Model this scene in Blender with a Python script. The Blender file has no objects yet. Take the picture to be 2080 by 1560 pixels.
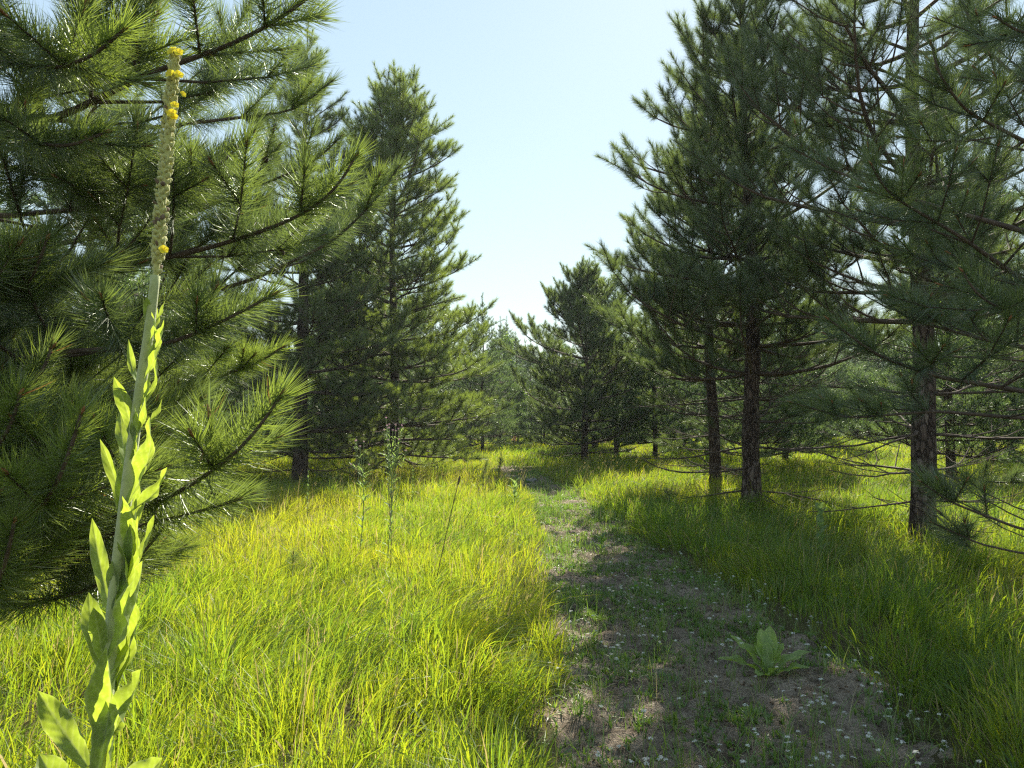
import bpy, math
import numpy as np
from mathutils import Vector

C = bpy.context.scene.collection
R = math.radians
RNG = np.random.default_rng(7)

# ------------------------------------------------------------------ camera frame
CAM = np.array([0.0, 0.0, 1.5])
PITCH = R(2.8)
F = 1444.0
def at(px, py, Y):
    """a point of the place: what stands at this spot of the photograph, Y metres ahead"""
    cp, sp = math.cos(PITCH), math.sin(PITCH)
    a, b = (px - 1040) / F, (780 - py) / F
    d = np.array([a, cp - b * sp, sp + b * cp])
    return CAM + d * (Y / d[1])

def unit(v):
    v = np.asarray(v, float)
    n = np.linalg.norm(v, axis=-1, keepdims=True)
    return v / np.maximum(n, 1e-9)

# ------------------------------------------------------------------ noise
def _hash(ix, iy, s):
    h = (ix.astype(np.int64) * 374761393 + iy.astype(np.int64) * 668265263 + s * 974711) & 0xFFFFFFFF
    h = ((h ^ (h >> 13)) * 1274126177) & 0xFFFFFFFF
    return ((h ^ (h >> 16)) & 0xFFFF) / 65535.0
def vnoise(x, y, s=0):
    x = np.asarray(x, float); y = np.asarray(y, float)
    ix, iy = np.floor(x), np.floor(y)
    fx, fy = x - ix, y - iy
    fx = fx * fx * (3 - 2 * fx); fy = fy * fy * (3 - 2 * fy)
    a, b = _hash(ix, iy, s), _hash(ix + 1, iy, s)
    c, d = _hash(ix, iy + 1, s), _hash(ix + 1, iy + 1, s)
    return (a * (1 - fx) + b * fx) * (1 - fy) + (c * (1 - fx) + d * fx) * fy
def fbm(x, y, s=0, o=4):
    t, a, n = 0.0, 0.5, 0.0
    for k in range(o):
        t = t + a * vnoise(x * 2 ** k, y * 2 ** k, s + k * 17); n += a; a *= 0.5
    return t / n

# ------------------------------------------------------------------ terrain
PY = np.array([-4, 3.05, 4.8, 8.6, 14.4, 18.8, 23, 28, 35, 60.])
PL = np.array([.15, .25, .36, .42, .36, -.25, -1.2, -3.0, -6.0, -18])
PR = np.array([2.0, 2.0, 2.05, 1.62, 1.30, .80, -.2, -2.0, -5.0, -17])
def path_lr(y):
    return np.interp(y, PY, PL), np.interp(y, PY, PR)
def path_in(x, y):
    """1 in the middle of the track, 0 at its edge, negative outside (metres / half width)"""
    l, r = path_lr(y)
    c, h = (l + r) / 2, (r - l) / 2
    w = (fbm(x * 1.7, y * 1.7, 5) - .5) * .5
    return 1 - np.abs(x - c) / h + w
def gz(x, y):
    z = (fbm(x * .18, y * .18, 1, 3) - .5) * .16 + (fbm(x * .9, y * .9, 2, 2) - .5) * .05
    z = z * np.clip(np.hypot(x, y) / 4, .25, 1)
    l, r = path_lr(y)
    c, h = (l + r) / 2, (r - l) / 2
    return z - .05 * np.clip(1.25 - np.abs(x - c) / h, 0, 1)
def g0(x, y):
    return float(gz(np.array([x]), np.array([y]))[0])

# ------------------------------------------------------------------ mesh building
class MB:
    """collects vertices and faces; build() links them as ONE mesh object"""
    def __init__(s):
        s.v, s.t, s.q, s.n = [], [], [], 0
        s.tm, s.qm, s.r = [], [], []
    def add(s, v, tris=None, quads=None, rnd=0.5, m=0):
        v = np.asarray(v, np.float32).reshape(-1, 3)
        if tris is not None and len(tris):
            t = np.asarray(tris, np.int64).reshape(-1, 3) + s.n
            s.t.append(t); s.tm.append(np.full(len(t), m, np.int32))
        if quads is not None and len(quads):
            q = np.asarray(quads, np.int64).reshape(-1, 4) + s.n
            s.q.append(q); s.qm.append(np.full(len(q), m, np.int32))
        s.r.append(np.broadcast_to(np.asarray(rnd, np.float32), (len(v),)))
        s.v.append(v); s.n += len(v)
    def mesh(s, name, mats, smooth=False):
        me = bpy.data.meshes.new(name)
        v = np.concatenate(s.v)
        t = np.concatenate(s.t) if s.t else np.zeros((0, 3), np.int64)
        q = np.concatenate(s.q) if s.q else np.zeros((0, 4), np.int64)
        me.vertices.add(len(v)); me.vertices.foreach_set('co', v.ravel())
        me.loops.add(t.size + q.size)
        me.loops.foreach_set('vertex_index', np.concatenate([t.ravel(), q.ravel()]).astype(np.int32))
        me.polygons.add(len(t) + len(q))
        st = np.concatenate([np.arange(len(t)) * 3, t.size + np.arange(len(q)) * 4]).astype(np.int32)
        me.polygons.foreach_set('loop_start', st)
        for m in (mats if isinstance(mats, (list, tuple)) else [mats]): me.materials.append(m)
        mi = np.concatenate((s.tm + s.qm) or [np.zeros(0, np.int32)]).astype(np.int32)
        me.polygons.foreach_set('material_index', mi)
        me.polygons.foreach_set('use_smooth', np.full(len(mi), bool(smooth)))
        a = me.attributes.new('rnd', 'FLOAT', 'POINT')
        a.data.foreach_set('value', np.concatenate(s.r).astype(np.float32))
        me.update(calc_edges=True)
        return me
    def build(s, name, mats, parent=None, smooth=False, loc=None):
        return link(name, s.mesh(name, mats, smooth), parent, loc)

def link(name, data, parent=None, loc=None):
    o = bpy.data.objects.new(name, data); C.objects.link(o)
    if parent is not None: o.parent = parent
    if loc is not None: o.location = loc
    return o
def tag(o, label=None, cat=None, group=None, kind=None):
    if label: o['label'] = label
    if cat: o['category'] = cat
    if group: o['group'] = group
    if kind: o['kind'] = kind
    return o
def empty(name, loc, label, cat, group=None):
    return tag(link(name, None, None, tuple(float(a) for a in loc)), label, cat, group)
def copy_tree(o, parent=None):
    c = o.copy(); C.objects.link(c); c.parent = parent
    for ch in list(o.children): copy_tree(ch, c)
    return c

def ribbons(mb, pts, side, wid, rnd, m=0):
    """pts (N,K,3) centre lines, side (N,3), wid (N,K-1) widths (the last point is the tip)"""
    N, K, _ = pts.shape
    off = side[:, None, :] * (wid[:, :, None] * .5)
    a, b = pts[:, :-1] - off, pts[:, :-1] + off
    v = np.concatenate([np.stack([a, b], 2).reshape(N, 2 * (K - 1), 3), pts[:, -1:]], 1)
    nv = 2 * (K - 1) + 1
    base = (np.arange(N) * nv)[:, None]
    quads = None
    if K > 2:
        q = np.array([[2 * i, 2 * i + 1, 2 * i + 3, 2 * i + 2] for i in range(K - 2)]).ravel()
        quads = (base + q[None]).reshape(-1, 4)
    tris = base + np.array([[nv - 3, nv - 2, nv - 1]])
    mb.add(v.reshape(-1, 3), tris, quads, np.repeat(rnd, nv), m)

def tube(mb, pts, rad, sides=8, rnd=.5, m=0, cap=True, lump=0, seed=0):
    pts = np.asarray(pts, float); rad = np.asarray(rad, float)
    K = len(pts)
    tn = unit(np.gradient(pts, axis=0))
    ref = np.array([0, 0, 1.]) if abs(tn[0][2]) < .9 else np.array([1., 0, 0])
    x = unit(np.cross(tn, ref)); y = np.cross(tn, x)
    th = np.arange(sides) / sides * 2 * np.pi
    rr = rad[:, None] * np.ones((1, sides))
    if lump:
        g = np.arange(K)[:, None] * .35
        rr = rr * (1 + lump * (vnoise(np.cos(th)[None] * 2.2 + g * .15 + 20, np.sin(th)[None] * 2.2 + g + 9, seed) - .5) * 2)
    ring = pts[:, None] + (x[:, None] * np.cos(th)[None, :, None] + y[:, None] * np.sin(th)[None, :, None]) * rr[..., None]
    v = ring.reshape(-1, 3)
    i = np.arange(K - 1)[:, None] * sides; j = np.arange(sides)[None]; j2 = (j + 1) % sides
    quads = np.stack([i + j, i + j2, i + sides + j2, i + sides + j], -1).reshape(-1, 4)
    tris = None
    if cap:
        v = np.concatenate([v, pts[-1:] + tn[-1:] * rad[-1] * .3])
        tris = np.stack([(K - 1) * sides + np.arange(sides), (K - 1) * sides + (np.arange(sides) + 1) % sides, np.full(sides, K * sides)], -1)
    mb.add(v, tris, quads, rnd, m)

def frusta(mb, p0, p1, r0, r1, sides, rnd, m=0):
    """many straight twig pieces at once"""
    N = len(p0)
    if not N: return
    d = unit(p1 - p0)
    ref = np.where(np.abs(d[:, 2:]) < .9, np.array([[0, 0, 1.]]), np.array([[1., 0, 0]]))
    x = unit(np.cross(d, ref)); y = np.cross(d, x)
    th = np.arange(sides) / sides * 2 * np.pi
    c = x[:, None] * np.cos(th)[None, :, None] + y[:, None] * np.sin(th)[None, :, None]
    v = np.concatenate([p0[:, None] + c * r0[:, None, None], p1[:, None] + c * r1[:, None, None]], 1)
    j = np.arange(sides); j2 = (j + 1) % sides
    q = np.stack([j, j2, sides + j2, sides + j], -1)
    quads = ((np.arange(N) * 2 * sides)[:, None, None] + q[None]).reshape(-1, 4)
    mb.add(v.reshape(-1, 3), None, quads, np.repeat(rnd, 2 * sides), m)

# ------------------------------------------------------------------ materials
def new_mat(name):
    m = bpy.data.materials.new(name); m.use_nodes = True
    nt = m.node_tree; nt.nodes.clear()
    out = nt.nodes.new('ShaderNodeOutputMaterial')
    return m, nt, out
def nd(nt, typ, **kw):
    n = nt.nodes.new(typ)
    for k, v in kw.items():
        if k in n.inputs: n.inputs[k].default_value = v
        else: setattr(n, k, v)
    return n
def ramp(nt, src, stops):
    r = nt.nodes.new('ShaderNodeValToRGB')
    e = r.color_ramp.elements
    while len(e) < len(stops): e.new(.5)
    for el, (p, c) in zip(e, stops):
        el.position = p; el.color = (*c, 1)
    nt.links.new(src, r.inputs[0])
    return r.outputs[0]
def leaf_mat(name, refl, trans, tw=.45, gloss=.08, rough=.4, noise=None):
    """thin plant tissue: reflects, lets light through, shines a little; 'rnd' picks each blade's colour"""
    m, nt, out = new_mat(name)
    L = nt.links.new
    at_ = nd(nt, 'ShaderNodeAttribute', attribute_name='rnd')
    src = at_.outputs['Fac']
    c1, c2 = ramp(nt, src, refl), ramp(nt, src, trans)
    if noise:
        tc = nd(nt, 'ShaderNodeTexCoord')
        nz = nd(nt, 'ShaderNodeTexNoise', Scale=noise[0], Detail=4.0)
        L(tc.outputs['Object'], nz.inputs['Vector'])
        f = ramp(nt, nz.outputs['Fac'], [(.3, (noise[1],) * 3), (.7, (noise[2],) * 3)])
        outc = []
        for c in (c1, c2):
            mx = nd(nt, 'ShaderNodeMixRGB', blend_type='MULTIPLY', Fac=1.0)
            L(c, mx.inputs[1]); L(f, mx.inputs[2]); outc.append(mx.outputs[0])
        c1, c2 = outc
    d = nd(nt, 'ShaderNodeBsdfDiffuse'); t = nd(nt, 'ShaderNodeBsdfTranslucent')
    g = nd(nt, 'ShaderNodeBsdfGlossy', Roughness=rough)
    g.inputs['Color'].default_value = (.9, .95, .85, 1)
    L(c1, d.inputs['Color']); L(c2, t.inputs['Color'])
    a = nd(nt, 'ShaderNodeMixShader', Fac=tw); b = nd(nt, 'ShaderNodeMixShader', Fac=gloss)
    L(d.outputs[0], a.inputs[1]); L(t.outputs[0], a.inputs[2])
    L(a.outputs[0], b.inputs[1]); L(g.outputs[0], b.inputs[2]); L(b.outputs[0], out.inputs['Surface'])
    return m
def solid_mat(name, stops, scale=20., rough=.9, bump=.0, bscale=60., stretch=(1, 1, 1), spec=.3, sheen=0):
    m, nt, out = new_mat(name)
    L = nt.links.new
    tc = nd(nt, 'ShaderNodeTexCoord'); mp = nd(nt, 'ShaderNodeMapping')
    mp.inputs['Scale'].default_value = stretch
    L(tc.outputs['Object'], mp.inputs['Vector'])
    nz = nd(nt, 'ShaderNodeTexNoise', Scale=scale, Detail=6.0, Roughness=.65)
    L(mp.outputs[0], nz.inputs['Vector'])
    col = ramp(nt, nz.outputs['Fac'], stops)
    p = nd(nt, 'ShaderNodeBsdfPrincipled', Roughness=rough)
    p.inputs['Specular IOR Level'].default_value = spec
    if sheen: p.inputs['Sheen Weight'].default_value = sheen
    L(col, p.inputs['Base Color'])
    if bump:
        n2 = nd(nt, 'ShaderNodeTexNoise', Scale=bscale, Detail=8.0, Roughness=.7)
        L(mp.outputs[0], n2.inputs['Vector'])
        bm = nd(nt, 'ShaderNodeBump', Strength=1.0, Distance=bump)
        L(n2.outputs['Fac'], bm.inputs['Height']); L(bm.outputs[0], p.inputs['Normal'])
    L(p.outputs[0], out.inputs['Surface'])
    return m

def bark_mat():
    """plated scaly bark: tall plates parted by dark furrows"""
    m, nt, out = new_mat('pine_bark')
    L = nt.links.new
    tc = nd(nt, 'ShaderNodeTexCoord'); mp = nd(nt, 'ShaderNodeMapping'); mp.inputs['Scale'].default_value = (1, 1, .38)
    L(tc.outputs['Object'], mp.inputs['Vector'])
    nz = nd(nt, 'ShaderNodeTexNoise', Scale=14., Detail=4.0); L(mp.outputs[0], nz.inputs['Vector'])
    mx = nd(nt, 'ShaderNodeMixRGB', Fac=.08); L(mp.outputs[0], mx.inputs[1]); L(nz.outputs['Color'], mx.inputs[2])
    vo = nd(nt, 'ShaderNodeTexVoronoi', Scale=19., feature='DISTANCE_TO_EDGE'); L(mx.outputs[0], vo.inputs['Vector'])
    v2 = nd(nt, 'ShaderNodeTexVoronoi', Scale=19.); L(mx.outputs[0], v2.inputs['Vector'])
    n2 = nd(nt, 'ShaderNodeTexNoise', Scale=45., Detail=6.0, Roughness=.7); L(mp.outputs[0], n2.inputs['Vector'])
    plate = ramp(nt, v2.outputs['Color'], [(.2, (.075, .052, .042)), (.55, (.14, .10, .08)), (.85, (.21, .165, .14))])
    crack = ramp(nt, vo.outputs['Distance'], [(.0, (.22, .2, .18)), (.12, (1, 1, 1))])
    fine = ramp(nt, n2.outputs['Fac'], [(.3, (.6, .6, .6)), (.7, (1.25, 1.25, 1.25))])
    a = nd(nt, 'ShaderNodeMixRGB', blend_type='MULTIPLY', Fac=1.); L(plate, a.inputs[1]); L(crack, a.inputs[2])
    b = nd(nt, 'ShaderNodeMixRGB', blend_type='MULTIPLY', Fac=1.); L(a.outputs[0], b.inputs[1]); L(fine, b.inputs[2])
    p = nd(nt, 'ShaderNodeBsdfPrincipled', Roughness=.95); p.inputs['Specular IOR Level'].default_value = .2
    L(b.outputs[0], p.inputs['Base Color'])
    h = nd(nt, 'ShaderNodeMath', operation='MINIMUM'); L(vo.outputs['Distance'], h.inputs[0]); h.inputs[1].default_value = .2
    h2 = nd(nt, 'ShaderNodeMath', operation='MULTIPLY_ADD'); L(n2.outputs['Fac'], h2.inputs[0]); h2.inputs[1].default_value = .12; L(h.outputs[0], h2.inputs[2])
    bm = nd(nt, 'ShaderNodeBump', Strength=1.0, Distance=.12); L(h2.outputs[0], bm.inputs['Height']); L(bm.outputs[0], p.inputs['Normal'])
    L(p.outputs[0], out.inputs['Surface'])
    return m

M = {}
M['needle'] = leaf_mat('pine_needles', [(0, (.050, .074, .040)), (.5, (.082, .112, .046)), (.88, (.118, .155, .045)), (1, (.24, .12, .05))],
                       [(0, (.11, .17, .045)), (.5, (.19, .265, .055)), (.88, (.33, .44, .05)), (1, (.35, .16, .05))], .42, .10, .42)
M['needle_far'] = leaf_mat('far_pine_needles', [(0, (.045, .075, .05)), (.6, (.075, .112, .058)), (1, (.11, .15, .06))],
                       [(0, (.08, .15, .06)), (.6, (.15, .25, .06)), (1, (.26, .36, .06))], .42, .10, .45)
M['bark'] = bark_mat()
M['twig'] = solid_mat('pine_twig_bark', [(.3, (.05, .037, .029)), (.7, (.145, .105, .078))], 30., .85, .004, 60.)
M['candle'] = solid_mat('pine_bud_scales', [(.3, (.22, .09, .035)), (.7, (.38, .19, .09))], 90., .8)
M['cone'] = solid_mat('pine_cone_scales', [(.3, (.03, .02, .014)), (.7, (.11, .07, .045))], 90., .85)
M['grass'] = leaf_mat('meadow_grass', [(0, (.075, .14, .03)), (.5, (.15, .20, .025)), (.82, (.24, .235, .035)), (.9, (.34, .27, .11)), (1, (.42, .34, .18))],
                      [(0, (.26, .43, .03)), (.5, (.47, .57, .018)), (.82, (.66, .63, .025)), (.9, (.5, .38, .12)), (1, (.5, .40, .2))], .5, .03, .5)
M['sprout'] = leaf_mat('path_sprouts', [(0, (.08, .15, .045)), (.6, (.13, .21, .05)), (.85, (.21, .25, .07)), (1, (.42, .34, .2))],
                      [(0, (.16, .33, .03)), (.6, (.28, .45, .04)), (.85, (.42, .48, .05)), (1, (.4, .32, .18))], .45, .05, .4)
M['litter'] = leaf_mat('dry_litter', [(0, (.16, .10, .06)), (.5, (.27, .19, .12)), (1, (.42, .33, .22))], [(0, (.1, .06, .03)), (1, (.2, .15, .1))], .2, .03)
M['mullein'] = leaf_mat('mullein_felt', [(0, (.18, .25, .07)), (.5, (.24, .31, .11)), (1, (.42, .47, .27))],
                        [(0, (.42, .56, .03)), (.5, (.50, .63, .05)), (1, (.56, .66, .12))], .5, .02, .6, (60., .7, 1.1))
M['rosette'] = leaf_mat('rosette_leaf', [(0, (.20, .31, .07)), (1, (.31, .40, .14))], [(0, (.38, .55, .04)), (1, (.52, .66, .07))], .45, .04, .5, (30., .8, 1.1))
M['stem'] = solid_mat('woolly_stem', [(.3, (.33, .38, .13)), (.7, (.46, .50, .22))], 60., .95, .002, 300., sheen=.4)
M['bud'] = solid_mat('woolly_bud', [(.3, (.34, .36, .08)), (.55, (.49, .49, .15)), (.8, (.62, .59, .25))], 120., .95, .002, 500., sheen=.5)
M['petal'] = leaf_mat('yellow_petal', [(0, (.78, .66, .02)), (1, (.88, .78, .05))], [(0, (.75, .62, .02)), (1, (.85, .72, .03))], .35, .03)
M['white'] = leaf_mat('white_petal', [(0, (.72, .72, .66)), (1, (.82, .82, .78))], [(0, (.6, .6, .5)), (1, (.7, .7, .6))], .3, .02)
M['pink'] = leaf_mat('thistle_florets', [(0, (.42, .20, .36)), (.6, (.55, .36, .46)), (1, (.62, .52, .46))], [(0, (.5, .25, .4)), (1, (.6, .5, .45))], .4, .02)
M['herb'] = leaf_mat('broad_leaf', [(0, (.05, .12, .025)), (1, (.10, .19, .04))], [(0, (.18, .40, .03)), (1, (.32, .55, .04))], .45, .07, .35, (40., .8, 1.1))
M['milkweed'] = leaf_mat('milkweed_leaf', [(0, (.14, .22, .09)), (1, (.21, .29, .14))], [(0, (.28, .44, .08)), (1, (.38, .52, .12))], .42, .03, .5, (40., .85, 1.1))
M['drystem'] = solid_mat('dry_stalk', [(.3, (.10, .07, .045)), (.7, (.22, .16, .10))], 80., .9)
M['greenstem'] = solid_mat('green_stalk', [(.3, (.13, .19, .06)), (.7, (.24, .29, .11))], 80., .8)
M['stone'] = solid_mat('grey_stone', [(.3, (.14, .13, .12)), (.7, (.36, .34, .31))], 14., .95, .01, 40.)
M['deciduous'] = leaf_mat('deciduous_leaf', [(0, (.05, .10, .025)), (1, (.11, .17, .03))], [(0, (.2, .38, .04)), (1, (.4, .56, .05))], .45, .06)
M['redleaf'] = leaf_mat('reddish_leaf', [(0, (.3, .10, .06)), (1, (.42, .2, .1))], [(0, (.5, .15, .08)), (1, (.5, .25, .1))], .45, .05)

def ground_mat():
    m, nt, out = new_mat('meadow_soil')
    L = nt.links.new
    tc = nd(nt, 'ShaderNodeTexCoord')
    n1 = nd(nt, 'ShaderNodeTexNoise', Scale=1.3, Detail=8.0, Roughness=.7); L(tc.outputs['Object'], n1.inputs['Vector'])
    n2 = nd(nt, 'ShaderNodeTexNoise', Scale=40., Detail=6.0, Roughness=.7); L(tc.outputs['Object'], n2.inputs['Vector'])
    a = ramp(nt, n1.outputs['Fac'], [(.3, (.07, .075, .028)), (.5, (.12, .10, .05)), (.7, (.10, .12, .03))])
    b = ramp(nt, n2.outputs['Fac'], [(.3, (.5, .5, .5)), (.7, (1.2, 1.2, 1.2))])
    mx = nd(nt, 'ShaderNodeMixRGB', blend_type='MULTIPLY', Fac=1.0); L(a, mx.inputs[1]); L(b, mx.inputs[2])
    p = nd(nt, 'ShaderNodeBsdfPrincipled', Roughness=1.0); p.inputs['Specular IOR Level'].default_value = .1
    L(mx.outputs[0], p.inputs['Base Color'])
    bm = nd(nt, 'ShaderNodeBump', Strength=1.0, Distance=.03); L(n2.outputs['Fac'], bm.inputs['Height']); L(bm.outputs[0], p.inputs['Normal'])
    L(p.outputs[0], out.inputs['Surface'])
    return m
def path_mat():
    m, nt, out = new_mat('sandy_soil')
    L = nt.links.new
    tc = nd(nt, 'ShaderNodeTexCoord')
    n1 = nd(nt, 'ShaderNodeTexNoise', Scale=2.6, Detail=8.0, Roughness=.68); L(tc.outputs['Object'], n1.inputs['Vector'])
    n2 = nd(nt, 'ShaderNodeTexNoise', Scale=70., Detail=6.0, Roughness=.75); L(tc.outputs['Object'], n2.inputs['Vector'])
    n3 = nd(nt, 'ShaderNodeTexVoronoi', Scale=130.); L(tc.outputs['Object'], n3.inputs['Vector'])
    a = ramp(nt, n1.outputs['Fac'], [(.30, (.29, .225, .16)), (.42, (.46, .37, .275)), (.55, (.60, .49, .37)), (.68, (.70, .59, .46))])
    b = ramp(nt, n2.outputs['Fac'], [(.3, (.36, .35, .34)), (.7, (1.3, 1.3, 1.3))])  # dark in the bump's hollows: relief shade put into the colour
    mx0 = nd(nt, 'ShaderNodeMixRGB', blend_type='MULTIPLY', Fac=1.0); L(a, mx0.inputs[1]); L(b, mx0.inputs[2])
    n4 = nd(nt, 'ShaderNodeTexNoise', Scale=9., Detail=7.0, Roughness=.72); L(tc.outputs['Object'], n4.inputs['Vector'])
    hum = ramp(nt, n4.outputs['Fac'], [(.36, (.42, .40, .38)), (.52, (1, 1, 1)), (.72, (1.12, 1.1, 1.06))])
    mx = nd(nt, 'ShaderNodeMixRGB', blend_type='MULTIPLY', Fac=1.0); L(mx0.outputs[0], mx.inputs[1]); L(hum, mx.inputs[2])
    p = nd(nt, 'ShaderNodeBsdfPrincipled', Roughness=1.0); p.inputs['Specular IOR Level'].default_value = .1
    L(mx.outputs[0], p.inputs['Base Color'])
    ad = nd(nt, 'ShaderNodeMath', operation='ADD'); L(n2.outputs['Fac'], ad.inputs[0])
    ml = nd(nt, 'ShaderNodeMath', operation='MULTIPLY'); L(n3.outputs['Distance'], ml.inputs[0]); ml.inputs[1].default_value = .5
    L(ml.outputs[0], ad.inputs[1])
    bm = nd(nt, 'ShaderNodeBump', Strength=1.0, Distance=.05); L(ad.outputs[0], bm.inputs['Height']); L(bm.outputs[0], p.inputs['Normal'])
    L(p.outputs[0], out.inputs['Surface'])
    return m

# ------------------------------------------------------------------ ground and path
def graded(lo, hi, near, step, far):
    xs = list(np.arange(-near, near + 1e-6, step))
    s = step
    while xs[-1] < hi:
        s *= 1.18; xs.append(min(hi, xs[-1] + s))
    s = step
    while xs[0] > lo:
        s *= 1.18; xs.insert(0, max(lo, xs[0] - s))
    return np.array(xs)
def build_ground():
    xs = graded(-150, 150, 9, .2, 0); ys = graded(-40, 190, 24, .2, 0)
    X, Y = np.meshgrid(xs, ys)
    Z = gz(X, Y) - .26 * np.clip((path_in(X, Y) - .02) * 4, 0, 1) * np.clip((24.3 - Y) * 3, 0, 1) * np.clip((Y + 1.8) * 3, 0, 1)
    nx, ny = len(xs), len(ys)
    mb = MB()
    i = np.arange(ny - 1)[:, None] * nx; j = np.arange(nx - 1)[None]
    q = np.stack([i + j, i + j + 1, i + nx + j + 1, i + nx + j], -1).reshape(-1, 4)
    mb.add(np.stack([X, Y, Z], -1), None, q)
    o = mb.build('ground', ground_mat(), smooth=True)
    tag(o, 'grassy meadow soil under the pines on both sides of the track', 'ground', kind='structure')
def path_z(x, y):
    p = path_in(x, y)
    b = (fbm(x * 2.4, y * 2.4, 31, 4) - .5) * .11 + (fbm(x * 9, y * 9, 41, 3) - .5) * .06 + (fbm(x * 26, y * 26, 45, 2) - .5) * .022
    b -= .045 * np.clip((fbm(x * 4.2, y * 4.2, 51, 2) - .58) * 7, 0, 1)
    return gz(x, y) + .03 + b - .2 * np.clip(.10 - p, 0, 1)
def build_path():
    vs = np.concatenate([np.arange(-2, 10, .025), np.arange(10, 24, .06), np.arange(24, 24.5, .2)])
    us = np.linspace(-1.35, 1.35, 110)
    l, r = path_lr(vs); c, h = (l + r) / 2, (r - l) / 2
    X = c[:, None] + us[None] * h[:, None]; Y = np.repeat(vs[:, None], len(us), 1)
    Z = path_z(X, Y)
    nx, ny = len(us), len(vs)
    i = np.arange(ny - 1)[:, None] * nx; j = np.arange(nx - 1)[None]
    q = np.stack([i + j, i + j + 1, i + nx + j + 1, i + nx + j], -1).reshape(-1, 4)
    mb = MB(); mb.add(np.stack([X, Y, Z], -1), None, q)
    tag(mb.build('path', path_mat(), smooth=True), 'sandy brown track running between the pine rows', 'path', kind='structure')

# ------------------------------------------------------------------ grass
def blades(mb, x, y, z, h, w, rng, lean, spread, K, rnd, droop=.45, m=0):
    """curved leaf blades rooted at x,y,z; lean (N,2) shared tilt, spread own tilt"""
    N = len(x)
    az = rng.uniform(0, 2 * np.pi, N)
    tilt = np.abs(rng.normal(0, spread, N))
    dx = np.cos(az) * tilt + lean[:, 0]; dy = np.sin(az) * tilt + lean[:, 1]
    tl = np.hypot(dx, dy)
    t = np.linspace(0, 1, K)
    out = (t[None] * .55 + t[None] ** 2 * .75)
    up = t[None] - droop * np.clip(tl, 0, 1.4)[:, None] * t[None] ** 2.2
    P = np.stack([x[:, None] + dx[:, None] * out * h[:, None], y[:, None] + dy[:, None] * out * h[:, None], z[:, None] + up * h[:, None]], -1)
    a2 = np.arctan2(dy, dx) + np.pi / 2 + rng.normal(0, .8, N)
    side = np.stack([np.cos(a2), np.sin(a2), rng.normal(0, .25, N)], -1)
    prof = np.interp(np.linspace(0, 1, K)[:-1], [0, .3, .7, 1], [.75, 1, .7, .1])
    ribbons(mb, P, unit(side), w[:, None] * prof[None], rnd, m)

def scatter(rng, y0, y1, dens, xlim=.86, pad=.9):
    """random spots in the slice of the ground the picture (and a step to its side) takes in"""
    n = int((y1 - y0) * 2 * (xlim * (y0 + y1) / 2 + pad) * dens)
    y = rng.uniform(y0, y1, n * 2); x = rng.uniform(-1, 1, n * 2) * (xlim * y1 + pad)
    k = np.abs(x) < xlim * y + pad
    x, y = x[k][:n], y[k][:n]
    return x, y

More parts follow.
